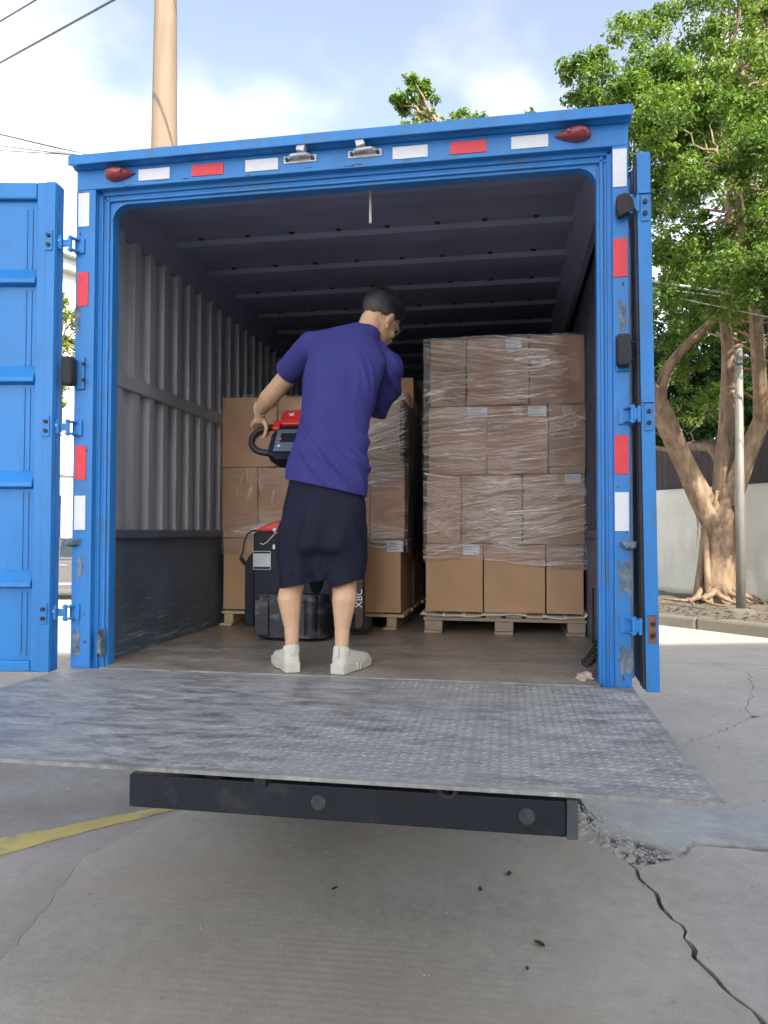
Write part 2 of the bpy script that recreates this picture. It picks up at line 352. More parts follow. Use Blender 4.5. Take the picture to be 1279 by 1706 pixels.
# brown worn truck floor, grey tread platform
def metal_floor(name, c1, c2, c3, rough, metal, stretch):
    m, nt, P, N, L = new_mat(name)
    v = coords(N, L, stretch); vv = coords(N, L)
    n1 = noise(N, L, v, 3, 10, 0.65, 0.5); n2 = noise(N, L, vv, 1.1, 8, 0.6); n3 = noise(N, L, v, 17, 6, 0.6)
    r = ramp(N, L, n1.outputs['Fac'], 0.32, 0.68, (*c1, 1), (*c2, 1))
    r2 = ramp(N, L, n2.outputs['Fac'], 0.42, 0.7)
    c = mixc(N, L, r2.outputs[0], r.outputs[0], c3)
    r3 = ramp(N, L, n3.outputs['Fac'], 0.3, 0.72, (.75, .75, .75, 1), (1.2, 1.2, 1.2, 1))
    c = mixc(N, L, 1.0, c, r3.outputs[0], 'MULTIPLY')
    L(c, P.inputs['Base Color']); P.inputs['Metallic'].default_value = metal
    mr = N('ShaderNodeMapRange'); mr.inputs['To Min'].default_value = rough - .12; mr.inputs['To Max'].default_value = rough + .14; L(n1.outputs['Fac'], mr.inputs['Value']); L(mr.outputs[0], P.inputs['Roughness'])
    b = N('ShaderNodeBump'); b.inputs['Strength'].default_value = 0.25; b.inputs['Distance'].default_value = 0.004; L(n3.outputs['Fac'], b.inputs['Height']); L(b.outputs[0], P.inputs['Normal'])
    return m
FLOORM = metal_floor('worn_brown_floor', (0.17, 0.15, 0.125), (0.44, 0.385, 0.325), (0.33, 0.255, 0.185), 0.40, 0.1, (1.3, 2.2, 1))
PLATM = metal_floor('worn_steel_tread', (0.12, 0.118, 0.115), (0.47, 0.455, 0.43), (0.33, 0.315, 0.295), 0.50, 0.10, (2.2, 6.0, 1))

def add_scuffs(m, col):
    nt = m.node_tree; N = nt.nodes.new; L = nt.links.new; P = nt.nodes['Principled BSDF']
    old = P.inputs['Base Color'].links[0].from_socket
    v = coords(N, L, (1, 1.5, 22), (R_(6), 0, 0))
    n1 = noise(N, L, v, 3.2, 9, 0.7, 0.2)
    s = N('ShaderNodeSeparateXYZ'); L(coords(N, L), s.inputs[0])
    zr = N('ShaderNodeMapRange'); zr.inputs['From Min'].default_value = 1.55; zr.inputs['From Max'].default_value = 1.05; zr.inputs['To Min'].default_value = -0.14; zr.inputs['To Max'].default_value = 0.02; L(s.outputs['Z'], zr.inputs['Value'])
    a = N('ShaderNodeMath'); a.operation = 'ADD'; L(n1.outputs['Fac'], a.inputs[0]); L(zr.outputs[0], a.inputs[1])
    r = ramp(N, L, a.outputs[0], 0.54, 0.68)
    L(mixc(N, L, r.outputs[0], old, col), P.inputs['Base Color'])
add_scuffs(LOWP, (0.34, 0.34, 0.34))

def filmm():
    m, nt, P, N, L = new_mat('stretch_film')
    outn = [n for n in nt.nodes if n.type == 'OUTPUT_MATERIAL'][0]
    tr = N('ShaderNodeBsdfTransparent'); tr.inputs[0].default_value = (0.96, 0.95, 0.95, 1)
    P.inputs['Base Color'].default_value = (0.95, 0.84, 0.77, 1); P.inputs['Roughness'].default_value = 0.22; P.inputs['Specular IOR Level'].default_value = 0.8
    at = N('ShaderNodeAttribute'); at.attribute_name = 'gather_glint'
    base = coords(N, L)
    def streak(deg, sc, seed):
        # rotate first, then squeeze, so the fine creases and their painted glints run along a slanting pull of the film
        m1 = N('ShaderNodeMapping'); m1.inputs['Rotation'].default_value = (0, R_(deg), 0); m1.inputs['Location'].default_value = (seed, seed * 1.7, seed * .6); L(base, m1.inputs[0])
        m2 = N('ShaderNodeMapping'); m2.inputs['Scale'].default_value = (1.2, 1.2, sc * 1.35); L(m1.outputs[0], m2.inputs[0])
        return noise(N, L, m2.outputs[0], 2.0, 7, 0.62, 0.04).outputs['Fac']
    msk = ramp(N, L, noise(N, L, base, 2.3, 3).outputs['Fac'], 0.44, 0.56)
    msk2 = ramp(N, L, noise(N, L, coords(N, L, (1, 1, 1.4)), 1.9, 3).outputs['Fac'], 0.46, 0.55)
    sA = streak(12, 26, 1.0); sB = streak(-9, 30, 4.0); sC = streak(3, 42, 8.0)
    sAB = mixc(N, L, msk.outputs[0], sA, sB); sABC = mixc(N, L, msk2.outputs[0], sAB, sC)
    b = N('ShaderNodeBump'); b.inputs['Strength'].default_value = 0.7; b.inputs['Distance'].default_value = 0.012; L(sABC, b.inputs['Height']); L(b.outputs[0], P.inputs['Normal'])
    r = ramp(N, L, sABC, 0.51, 0.70, (0.01, .01, .01, 1), (0.80, .80, .80, 1))  # pale opaque streaks paint the glints along the creases
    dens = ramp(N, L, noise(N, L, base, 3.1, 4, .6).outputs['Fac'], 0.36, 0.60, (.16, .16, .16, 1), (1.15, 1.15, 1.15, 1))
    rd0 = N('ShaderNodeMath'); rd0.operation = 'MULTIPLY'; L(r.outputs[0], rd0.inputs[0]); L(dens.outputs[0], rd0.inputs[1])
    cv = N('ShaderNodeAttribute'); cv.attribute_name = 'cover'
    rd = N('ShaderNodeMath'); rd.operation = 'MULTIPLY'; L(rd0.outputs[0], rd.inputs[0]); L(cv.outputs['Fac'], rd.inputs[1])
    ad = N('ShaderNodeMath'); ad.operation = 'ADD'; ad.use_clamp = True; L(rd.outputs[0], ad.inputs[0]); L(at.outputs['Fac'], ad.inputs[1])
    gl = N('ShaderNodeBsdfGlossy'); gl.inputs['Roughness'].default_value = 0.18; L(b.outputs[0], gl.inputs['Normal'])
    fr = N('ShaderNodeFresnel'); fr.inputs['IOR'].default_value = 1.7; L(b.outputs[0], fr.inputs['Normal'])
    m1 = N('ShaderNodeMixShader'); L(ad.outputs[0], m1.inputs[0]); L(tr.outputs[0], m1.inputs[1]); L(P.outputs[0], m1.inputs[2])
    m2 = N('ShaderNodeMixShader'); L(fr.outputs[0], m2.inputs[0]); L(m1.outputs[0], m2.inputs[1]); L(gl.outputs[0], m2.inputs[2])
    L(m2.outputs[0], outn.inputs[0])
    return m
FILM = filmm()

def leafm(name, c1, c2, c3):
    m, nt, P, N, L = new_mat(name)
    outn = [n for n in nt.nodes if n.type == 'OUTPUT_MATERIAL'][0]
    at = N('ShaderNodeAttribute'); at.attribute_name = 'tint'
    r = N('ShaderNodeValToRGB'); cr = r.color_ramp
    cr.elements[0].position = 0; cr.elements[1].position = 1; cr.elements[0].color = (*c1, 1); cr.elements[1].color = (*c3, 1)
    e = cr.elements.new(0.5); e.color = (*c2, 1)
    L(at.outputs['Fac'], r.inputs[0]); L(r.outputs[0], P.inputs['Base Color']); P.inputs['Roughness'].default_value = 0.5; P.inputs['Specular IOR Level'].default_value = 0.35
    tl = N('ShaderNodeBsdfTranslucent'); tm = mixc(N, L, 1.0, r.outputs[0], (1.1, 1.25, 0.4), 'MULTIPLY'); L(tm, tl.inputs[0])
    ms = N('ShaderNodeMixShader'); ms.inputs[0].default_value = 0.38; L(P.outputs[0], ms.inputs[1]); L(tl.outputs[0], ms.inputs[2]); L(ms.outputs[0], outn.inputs[0])
    return m
LEAF1 = leafm('fig_leaves', (0.05, 0.105, 0.025), (0.10, 0.175, 0.035), (0.19, 0.25, 0.055))
LEAF2 = leafm('dark_leaves', (0.018, 0.045, 0.018), (0.03, 0.075, 0.022), (0.06, 0.11, 0.03))
LEAF3 = leafm('yellow_green_leaves', (0.08, 0.13, 0.02), (0.15, 0.20, 0.03), (0.22, 0.26, 0.05))

# ================================================================== GROUND
def structure(o): o['kind'] = 'structure'; return o
structure(MB().add([(-300, -300, -.045), (300, -300, -.045), (300, 500, -.045), (-300, 500, -.045)], [(0, 1, 2, 3)]).build('ground', GROUND))
def jag(pts, step, amp, seed):
    r = random.Random(seed); o = []
    for a, b in zip(pts[:-1], pts[1:]):
        a = Vector(a); b = Vector(b); L_ = (b - a).length
        far = min(a.length, b.length) > 9
        n = 1 if far else max(1, int(min(L_, 30) / step))
        nrm = Vector((-(b - a).y, (b - a).x)).normalized()
        for i in range(n):
            p = a.lerp(b, i / n)
            if i: p = p + nrm * r.gauss(0, amp)
            o.append(p)
    o.append(Vector(pts[-1])); return o
def off(pts, d, seed):
    r = random.Random(seed); o = []
    for i, p in enumerate(pts):
        t = (pts[min(i + 1, len(pts) - 1)] - pts[max(i - 1, 0)]).normalized()
        o.append(p + Vector((-t.y, t.x)) * d * r.uniform(.35, 1.5))
    return o
def slab(name, poly, mat, top=0.0):
    return structure(MB().prism([(p[0], p[1]) for p in poly], 'z', top - 0.09, top).build(name, mat, fixn=True))
crackA = jag([(0.8, 6.45), (1.0, 2.6)] + G([(965, 1345), (985, 1375), (1020, 1405), (1050, 1440), (1080, 1478), (1112, 1522), (1150, 1572), (1180, 1618), (1215, 1655), (1279, 1715)]) + [(1.75, -1.3), (2.1, -4.0), (3.5, -20.0)], 0.04, 0.012, 1)
iA = min(range(len(crackA)), key=lambda i: (crackA[i] - Vector(G([(965, 1345)])[0])).length)
iB = min(range(len(crackA)), key=lambda i: (crackA[i] - Vector(G([(1050, 1440)])[0])).length)
iC = min(range(len(crackA)), key=lambda i: (crackA[i] - Vector((1.0, 2.6))).length)
joint5 = jag([(-60, 6.2), (-9.5, 6.35), (0.8, 6.45), (9.5, 6.5), (60, 6.6)], 0.12, 0.012, 2)
i5 = min(range(len(joint5)), key=lambda i: (joint5[i] - Vector((0.8, 6.45))).length)
westB = jag([(-60, 2.4), (-9.2, 1.9), (-2.2, 1.35)] + G([(310, 1345), (250, 1372), (135, 1432), (75, 1515), (0, 1600), (-80, 1680)]) + [(-1.6, -4.0), (-2.5, -20)], 0.05, 0.006, 3)
# main broomed slab
aL = off(crackA, -0.009, 11)
p5 = off(joint5[:i5 + 1], -0.006, 12)
wE = off(westB, 0.0012, 13)
slab('concrete_slab', list(reversed(p5)) + wE + list(reversed(aL)), CON1)
# patched slab on the left beyond it
wW = off(westB, -0.0016, 14)
slab('concrete_slab', wW + [Vector((-60, -20))], CON6, -0.0015)
# right of crack A
aR = off(crackA, 0.010, 15)
lowB = jag([tuple(aR[iB])] + G([(1075, 1443), (1100, 1437), (1140, 1427), (1158, 1409), (1200, 1412), (1279, 1419)]) + [(9.2, 1.2), (60, 1.5)], 0.05, 0.008, 4)
slab('concrete_slab', lowB + [Vector((60, -20))] + list(reversed(aR[iB:])), CON2)
chunkB = jag(G([(978, 1352), (1000, 1384), (1022, 1398), (1045, 1400), (1075, 1406), (1102, 1414), (1128, 1421), (1152, 1403), (1200, 1406), (1279, 1412)]) + [(9.2, 1.24), (60, 1.56)], 0.04, 0.009, 5)
chunkM = jag(G([(978, 1352), (1010, 1376), (1060, 1381), (1137, 1391), (1200, 1398), (1279, 1396)]) + [(9.2, 1.5), (60, 1.9)], 0.05, 0.010, 6)
joint3 = jag([(1.0, 2.6), tuple(G([(963, 1318)])[0])] + G([(1010, 1322), (1100, 1333), (1279, 1356)]) + [(9.2, 2.5), (60, 5.5)], 0.07, 0.010, 7)
slab('concrete_slab', off(chunkM, -.003, 21) + list(reversed(off(chunkB, 0.0, 22))), CON3, 0.006)
slab('concrete_slab', off(joint3[2:], -.006, 23) + list(reversed(off(chunkM, .004, 24))) , CON3, 0.004)
crackC = jag([(1.0, 2.75), (1.5, 2.5)] + G([(1133, 1243), (1165, 1232), (1190, 1222), (1225, 1208), (1250, 1196), (1279, 1190)]) + [(9.2, 5.0), (60, 6.0)], 0.05, 0.014, 8)
iD = min(range(len(crackC)), key=lambda i: (crackC[i] - Vector(G([(1250, 1196)])[0])).length)
slab('concrete_slab', off(crackC, -.004, 25) + list(reversed(off(joint3, .006, 26))), CON2)
branch = jag([tuple(crackC[iD])] + G([(1246, 1170), (1254, 1145), (1243, 1120)]) + [tuple(Vector((3.9, 6.46)))], 0.09, 0.02, 9)
j5R = off(joint5, -.007, 27)
iE = min(range(len(joint5)), key=lambda i: (joint5[i] - branch[-1]).length)
slab('concrete_slab', j5R[i5:iE + 1] + list(reversed(off(branch, .004, 28))) + list(reversed(off(crackC[:iD + 1], .004, 29))), CON2)
slab('concrete_slab', j5R[iE:] + [Vector((60, 6.2))] + list(reversed(off(crackC[iD:], .004, 30))) + off(branch, -.004, 31), CON2)
slab('concrete_slab', off(joint5, .006, 32) + [Vector((60, 300)), Vector((-60, 300))], CON2)
structure(MB().add([(*p, -.028) for p in G([(940, 1330), (1180, 1390), (1180, 1440), (1030, 1460)])], [(0, 3, 2, 1)]).build('crack_bed', STONE))
# worn yellow line lying on the left
ylA = jag(G([(-260, 1486), (0, 1425), (100, 1397), (200, 1371), (275, 1353), (312, 1344)]), 0.05, 0.006, 33)
ylB = jag(G([(-260, 1448), (0, 1397), (100, 1379), (200, 1358), (290, 1342), (316, 1338)]), 0.05, 0.004, 34)
yl = MB().prism([(p.x, p.y) for p in ylA] + [(p.x, p.y) for p in reversed(ylB)], 'z', -0.0005, 0.004).build('yellow_line', YELL, fixn=True); structure(yl)
# grey yard surface beyond the yellow line, on the left
ys = [p for p in ylB] + [Vector((-1.05, 1.6)), Vector((-0.9, 6.0)), Vector((-30, 6.0)), Vector((-30, -1))]
structure(MB().prism([(p.x, p.y) for p in ys], 'z', -0.0008, 0.003).build('yard_surface', ASPH, fixn=True))
# rubble and grit round the broken patch
def rock(mb, c, s, r):
    bm = bmesh.new(); bmesh.ops.create_icosphere(bm, subdivisions=1, radius=1)
    vs = [Vector((v.co.x * s * r.uniform(.7, 1.3), v.co.y * s * r.uniform(.7, 1.3), v.co.z * s * r.uniform(.4, .8))) + Vector(c) for v in bm.verts]
    bm.verts.index_update(); fs = [tuple(v.index for v in f.verts) for f in bm.faces]; bm.free(); mb.add(vs, fs)
mb = MB(); rr = random.Random(5)
pa = G([(962, 1350), (990, 1380), (1030, 1408), (1060, 1428)])
for i in range(420):
    k = rr.random() * 2.99; a = Vector(pa[int(k)]).lerp(Vector(pa[int(k) + 1]), k % 1)
    a = a + Vector((rr.gauss(0.0, .06), rr.gauss(0, .05)))
    rock(mb, (a.x, a.y, 0.0), abs(rr.gauss(0, .0075)) + .003, rr)
for i in range(120):
    a = Vector(G([(rr.uniform(1030, 1160), rr.uniform(1405, 1432))])[0]); rock(mb, (a.x, a.y, -.018), abs(rr.gauss(0, .009)) + .003, rr)
kind(mb.build('rubble', STONE), 'stuff')
mb = MB()
for i in range(420):
    x = rr.uniform(-2.2, 3.2); y = rr.uniform(-1.4, 4.5); rock(mb, (x, y, 0.004), abs(rr.gauss(0, .003)) + .0018, rr)
kind(mb.build('grit', STONE), 'stuff')
leafs = [((898, 1572), .030, 'dark dry leaf lying on the broomed concrete nearest the long crack'), ((848, 1455), .024, 'small brown leaf on the concrete just below the right half of the lift beam'), ((558, 1480), .022, 'tiny dark leaf on the concrete in the shadow under the lift'), ((878, 1613), .014, 'speck of dry leaf on the concrete, closest one to the camera'), ((800, 1481), .02, 'thin dark twig-like leaf on the concrete between the two brown leaves')]
for (p, s, lab) in leafs:
    c = spot(*p, 'z', 0.006); a = rr.uniform(0, 3)
    pts = [(-1, 0, 0), (-.4, .45, .12), (.4, .4, .15), (1, 0, .05), (.4, -.4, .1), (-.4, -.45, .1), (0, 0, -.05)]
    vs = [(c.x + s * (q[0] * math.cos(a) - q[1] * math.sin(a)), c.y + s * (q[0] * math.sin(a) + q[1] * math.cos(a)), c.z + s * q[2] * 1.2) for q in pts]
    o = MB().add(vs, [(i, (i + 1) % 6, 6) for i in range(6)]).build('dry_leaf', LEAFD)
    sdm = o.modifiers.new('thick', 'SOLIDIFY'); sdm.thickness = 0.001
    tag(o, lab, 'leaf', 'dry leaves on the concrete')

# ================================================================== VERGE, KERB
VZ = 0.2
kb = [Vector(p) for p in G([(1096, 1041), (1160, 1048), (1279, 1063)])]
dirK = (kb[2] - kb[0]).normalized()
k0 = kb[0] - dirK * 60; k1 = kb[2] + dirK * 60
nK = Vector((-dirK.y, dirK.x)); nK = nK if nK.y > 0 else -nK
vp = [k0 + nK * .17, k1 + nK * .17, k1 + nK * 80, k0 + nK * 80]
# verge: gently lumpy grid near the view, flat sheet beyond
mb = MB(); n = 60; rr = random.Random(3)
o = kb[0] - dirK * 6 + nK * .17
vs = []
for j in range(n + 1):
    for i in range(n + 1):
        p = o + dirK * (16 * i / n) + nK * (14 * j / n)
        h = 0 if j == 0 or i in (0, n) or j == n else 0.03 * math.sin(p.x * 2.1 + 1.3 * math.sin(p.y * 1.7)) + rr.uniform(-.02, .02)
        vs.append((p.x, p.y, VZ - .012 + h))
mb.add(vs, [(j * (n + 1) + i, j * (n + 1) + i + 1, (j + 1) * (n + 1) + i + 1, (j + 1) * (n + 1) + i) for j in range(n) for i in range(n)])
structure(mb.build('verge', DIRT, smooth=True, fixn=True))
# kerb stones laid one by one
t = -14.0; rr = random.Random(8); first = None
while t < 14:
    Lk = 2.45
    a = kb[0] + dirK * t; b = kb[0] + dirK * (t + Lk - .004)
    hh = VZ + rr.uniform(-.012, .006)
    mbk = MB().prism([(a.x, a.y), (b.x, b.y), ((b + nK * .16).x, (b + nK * .16).y), ((a + nK * .16).x, (a + nK * .16).y)], 'z', -.05, hh)
    structure(mbk.build('kerb_stone', KERB, fixn=True, bevel=0.045)); t += Lk

# ================================================================== TRUCK
F = 1.0
trk = thing('box_truck', 'blue box truck with open rear doors and its grey tail lift lowered flat', 'truck', (0, 0, 0))
W = 1.18
WI, HI = 1.10, 3.10      # interior half width, ceiling height
YE = 4.35                # inner front wall
# rear frame posts (stepped profile extruded in z), header, roof lip
def post(sx):
    prof = [(1.18, 0.0), (1.088, 0.0), (1.088, 0.035), (1.072, 0.035), (1.072, 0.048), (1.060, 0.048), (1.060, 0.042), (1.046, 0.042), (1.046, 0.055), (1.034, 0.055), (1.034, 0.11), (1.18, 0.11)]
    if sx > 0: prof = [(x if x > 1.17 else x + .03, y) for x, y in prof]
    return MB().prism([(sx * p[0], p[1]) for p in prof], 'z', F - .055, 3.108).build('rear_post', BLUE, trk, fixn=True, bevel=.003)
post(-1); post(1)
hp = [(0.0, 3.108), (0.0, 3.196), (0.11, 3.196), (0.11, 3.056), (0.055, 3.056), (0.055, 3.068), (0.042, 3.068), (0.042, 3.080), (0.048, 3.080), (0.048, 3.092), (0.035, 3.092), (0.035, 3.108)]
MB().prism(hp, 'x', -1.1795, 1.1795).build('header', BLUE, trk, fixn=True, bevel=.003)
# corner gussets at the top of the opening
for sx in (-1, 1):
    xi = 1.034 if sx < 0 else 1.064
    arc = [(sx * xi, 3.056), (sx * (xi - .075), 3.056)]
    for k in range(1, 8):
        a = math.pi / 2 * k / 8
        arc.append((sx * (xi - .075 + 0.075 * math.sin(a)), 2.981 + 0.075 * math.cos(a)))
    arc.append((sx * xi, 2.981))
    MB().prism(arc, 'y', 0.052, 0.10).build('corner_gusset', BLUE, trk, fixn=True)
lp = [(-0.055, 3.196), (-0.055, 3.240), (-0.04, 3.244), (0.12, 3.244), (0.12, 3.197), (0.0, 3.197), (-0.02, 3.205)]
MB().prism(lp, 'x', -1.19, 1.19).build('roof_lip', BLUE, trk, fixn=True, bevel=.004)
# body shell
MB().box(-1.18, -1.165, .11, YE + .05, F - .05, 3.2).build('side_panel', BLUE, trk)
MB().box(1.165, 1.18, .11, YE + .05, F - .05, 3.2).build('side_panel', BLUE, trk)
MB().box(-1.18, 1.18, .12, YE + .05, 3.205, 3.23).build('roof', BLUE, trk)
MB().box(-1.163, 1.163, YE + .002, YE + .05, F, 3.2).build('front_panel', BLUE, trk)
INTR = basic('shaded_interior_paint', (0.06, 0.065, 0.10), 0.6, 0, 0.2, 5)  # right wall's shade put into a darker copy of the grey paint
def corrugated(sx, z0, z1, dk, wm, x0=1.165):
    mb = MB(); prof = []; y = 0.115
    while y < YE:
        prof += [(0.045, y), (0.045, y + .075), (0.075, y + .088), (0.075, y + .142)]; y += 0.155
    vs = []; fs = []
    for d, yy in prof:
        yy = min(yy, YE); vs += [(sx * (x0 - d * dk), yy, z0), (sx * (x0 - d * dk), yy, z1)]
    for i in range(len(prof) - 1): fs.append((2 * i, 2 * i + 2, 2 * i + 3, 2 * i + 1))
    return mb.add(vs, fs).build('corrugated_sheet', wm, trk, fixn=False)
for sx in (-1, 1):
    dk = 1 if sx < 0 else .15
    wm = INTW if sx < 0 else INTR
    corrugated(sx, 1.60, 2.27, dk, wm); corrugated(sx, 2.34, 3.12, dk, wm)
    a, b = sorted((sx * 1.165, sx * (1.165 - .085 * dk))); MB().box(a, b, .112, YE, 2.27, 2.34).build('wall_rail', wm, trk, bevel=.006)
    a, b = sorted((sx * 1.165, sx * (1.165 - .098 * dk))); MB().box(a, b, .112, YE, 1.555, 1.60).build('wall_rail', LOWP, trk, bevel=.008)
    a, b = sorted((sx * 1.165, sx * (1.165 - .074 * dk))); MB().box(a, b, .112, YE, F, 1.554).build('kick_panel', LOWP, trk)
mb = MB(); x = -1.08; vs = []
while x < 1.08: vs += [(x, YE - .03), (x + .09, YE - .03), (x + .105, YE - .001), (x + .165, YE - .001)]; x += .18
pv = []
for x, y in vs: pv += [(x, y, F), (x, y, 3.12)]
mb.add(pv, [(2 * i, 2 * i + 2, 2 * i + 3, 2 * i + 1) for i in range(len(vs) - 1)]); mb.build('bulkhead', INTW, trk)
MB().box(-1.163, 1.163, .112, YE, 3.125, 3.15).build('ceiling', CEIL, trk)
# sloped haunch between wall and ceiling
for sx in (-1, 1):
    MB().prism([(sx * 1.10, 3.00), (sx * 1.02, 3.124), (sx * 1.13, 3.124), (sx * 1.13, 3.0)], 'y', .115, YE - .002).build('cove', CEIL, trk, fixn=True)
y = 0.30; scr = None; k = 0
while y < YE - .1:
    MB().prism([(y - .080, 3.124), (y - .060, 3.102), (y + .060, 3.102), (y + .080, 3.124)], 'x', -1.03, 1.03).build('ceiling_rib', CEIL, trk, fixn=True)
    if y < 3.0:
        for i in range(8):
            x = -.86 + i * .245 + rnd.uniform(-.01, .01)
            if scr is None:
                so = MB().tube([(0, 0, 0), (0, 0, -.006)], [.016, .011], 8).build('ceiling_screw', DARKMET, trk, local=True); scr = so.data; so.location = (x, y - .10, 3.123)
            else: share(scr, 'ceiling_screw', trk, (x, y - .10, 3.123))
    y += .43
RT, RB = spot(617, 309, 'y', .18), spot(617, 372, 'y', .18)
MB().cyl((RT.x, .18, 3.124), (RT.x, .18, RB.z), .006, 8).build('hanging_rod', basic('pale_rod', (.62, .60, .58), .4), trk)
# floor
MB().box(-1.163, 1.163, .112, YE, F - .05, F - .001).build('floor_base', FLOORM, trk)
MB().box(-1.032, 1.062, .004, YE - .004, F - .04, F).build('cargo_floor', FLOORM, trk)
MB().box(-1.034, 1.034, -.012, .003, F - .06, F + .001).build('floor_edge', PLATM, trk)
# reflective strips, marker lamps, catches on the header
def strip(x, z, w, h, m):
    return MB().box(x - w / 2, x + w / 2, -.004, .0005, z - h / 2, z + h / 2).build('reflective_strip', m, trk)
for x, m in ((-.809, REFW), (-.562, REFR), (-.318, REFW), (.319, REFW), (.557, REFR), (.801, REFW)): strip(x, 3.152, .145, .050, m)
for x in (-1.142, 1.146):
    for z, m in ((3.018, REFW), (2.663, REFR), (1.893, REFR), (1.672, REFW)): strip(x, z, .052, .150, m)
for sx in (-1, 1):
    bm = bmesh.new(); bmesh.ops.create_uvsphere(bm, u_segments=24, v_segments=14, radius=1)
    for v in bm.verts:
        t = v.co.x * sx; s = 1.0 if t > 0 else (1 - .55 * (-t) ** 1.4)
        L_ = .055 if t > 0 else .088
        v.co = Vector((sx * (.985 + t * L_), -.002 + min(0.0, v.co.y) * .046 * s, 3.163 + v.co.z * .030 * s))
    me = bpy.data.meshes.new('marker_lamp'); bm.to_mesh(me); bm.free(); me.materials.append(REDLENS)
    me.polygons.foreach_set('use_smooth', [True] * len(me.polygons))
    ml = bpy.data.objects.new('marker_lamp', me); C.objects.link(ml); ml.parent = trk
    for dx in (.03, -.045): MB().cyl((sx * (.985 + dx * .8), -.0465, 3.163), (sx * (.985 + dx * .8), -.030, 3.163), .006, 10).build('lamp_screw', REDLENS, ml)
for cx, s in ((-.149, 1), (.130, -1)):
    mb = MB().box(cx - .072, cx + .072, -.006, .0005, 3.146, 3.178)
    lk = mb.build('latch_keeper', GALV, trk, bevel=.012, seg=3)
    for dx in (-.055, .055): MB().cyl((cx + dx, -.013, 3.161), (cx + dx, -.004, 3.161), .009, 6).build('bolt', DARKMET, lk)
    mb = MB().tube([(cx - .045, -.012, 3.165), (cx - .03, -.03, 3.166), (cx + .03, -.03, 3.168), (cx + .045, -.012, 3.168)], .009, 8)
    mb.cbox((cx + s * .014, -.032, 3.192), (.036, .034, .034), Matrix.Translation((cx + s * .014, -.03, 3.19)) @ Matrix.Rotation(R_(14 * s), 4, 'Y') @ Matrix.Translation((-(cx + s * .014), .03, -3.19)))
    mb.build('catch', GALV, lk, bevel=.007, seg=2)
# peeled patches where old stickers were
def patch(cx, cz, w, h, seed, y=-.0025, m=BARE):
    r = random.Random(seed); pts = []
    for k in range(22):
        a = 2 * math.pi * k / 22; q = r.uniform(.55, 1.05)
        pts.append((cx + w / 2 * q * max(-1, min(1, 1.35 * math.cos(a))), cz + h / 2 * q * max(-1, min(1, 1.35 * math.sin(a)))))
    return MB().prism(pts, 'y', y, .0005).build('peeled_patch', m, trk, fixn=True)
for (px, py, w, h, s) in ((130, 520, .035, .09, 1), (133, 945, .03, .10, 2), (127, 1070, .045, .13, 3), (1036, 525, .04, .13, 4), (1040, 965, .055, .15, 5), (1042, 1100, .05, .13, 6), (131, 545, .02, .06, 7)):
    q = spot(px, py, 'y', 0); patch(q.x, q.z, w, h, s)
patch(-1.046, 1.10, .02, .12, 9, .040)
CHIP = basic('rusty_chip', (.10, .06, .04), .8, 0, .4, 60, .3, 90)
rr = random.Random(44)
for k in range(34):
    sx = rr.choice((-1, 1)); z = 1.0 + 2.1 * rr.random() ** 1.6
    patch(sx * rr.uniform(1.10 if sx < 0 else 1.13, 1.172), z, rr.uniform(.004, .013), rr.uniform(.006, .03), 100 + k, -.0012, rr.choice((CHIP, BARE)))
for k in range(12):
    patch(rr.uniform(-1.0, 1.0), rr.uniform(3.112, 3.124), rr.uniform(.015, .05), rr.uniform(.003, .006), 160 + k, -.0012, rr.choice((CHIP, BARE)))
# hinges: bracket on the post, strap, leaf on the door
DL = spot(95, 303, 'y', -.08).x
def hinge(sx, z, wrapped=False):
    mb = MB()
    mb.box(min(sx * 1.135, sx * 1.180), max(sx * 1.135, sx * 1.180), -.010, .0005, z - .034, z + .034)
    mb.prism([(sx * 1.150, -.010), (sx * 1.180, -.010), (sx * 1.196, -.042), (sx * 1.170, -.050)], 'z', z - .03, z - .022)
    mb.prism([(sx * 1.150, -.010), (sx * 1.180, -.010), (sx * 1.196, -.042), (sx * 1.170, -.050)], 'z', z + .022, z + .03)
    mb.cyl((sx * 1.182, -.038, z - .036), (sx * 1.182, -.038, z + .036), .009, 10)
    hg = mb.build('hinge', BLUE, trk, fixn=True, bevel=.003)
    if sx < 0:
        MB().box(-1.232, -1.180, -.048, -.038, z - .014, z + .018).build('strap', BLUE, hg, bevel=.003)
        mb = MB().box(-1.250, -1.212, -.062, -.049, z - .03, z + .034); mb.build('leaf', BLUE, hg, bevel=.004)
        MB().cyl((-1.223, -.064, z + .008), (-1.223, -.061, z + .008), .006, 8).build('bolt', GALV, hg)
    else:
        MB().box(1.182, 1.212, -.044, -.034, z - .022, z + .022).build('strap', BLUE, hg, bevel=.003)
        MB().box(1.199, 1.212, -.050, -.030, z - .034, z + .03).build('leaf', BLUE, hg, bevel=.004)
    if wrapped:
        pts = [(1.128, z + .035), (1.165, z + .045), (1.19, z + .02), (1.198, z - .028), (1.165, z - .036), (1.135, z - .05), (1.126, z - .02)]
        MB().prism(pts, 'y', -.050, -.012).build('rubber_flap', RUBBER, hg, fixn=True, bevel=.008)
for z in (2.855, 2.044, 1.237):
    hinge(-1, z); hinge(1, z, z > 2.8)
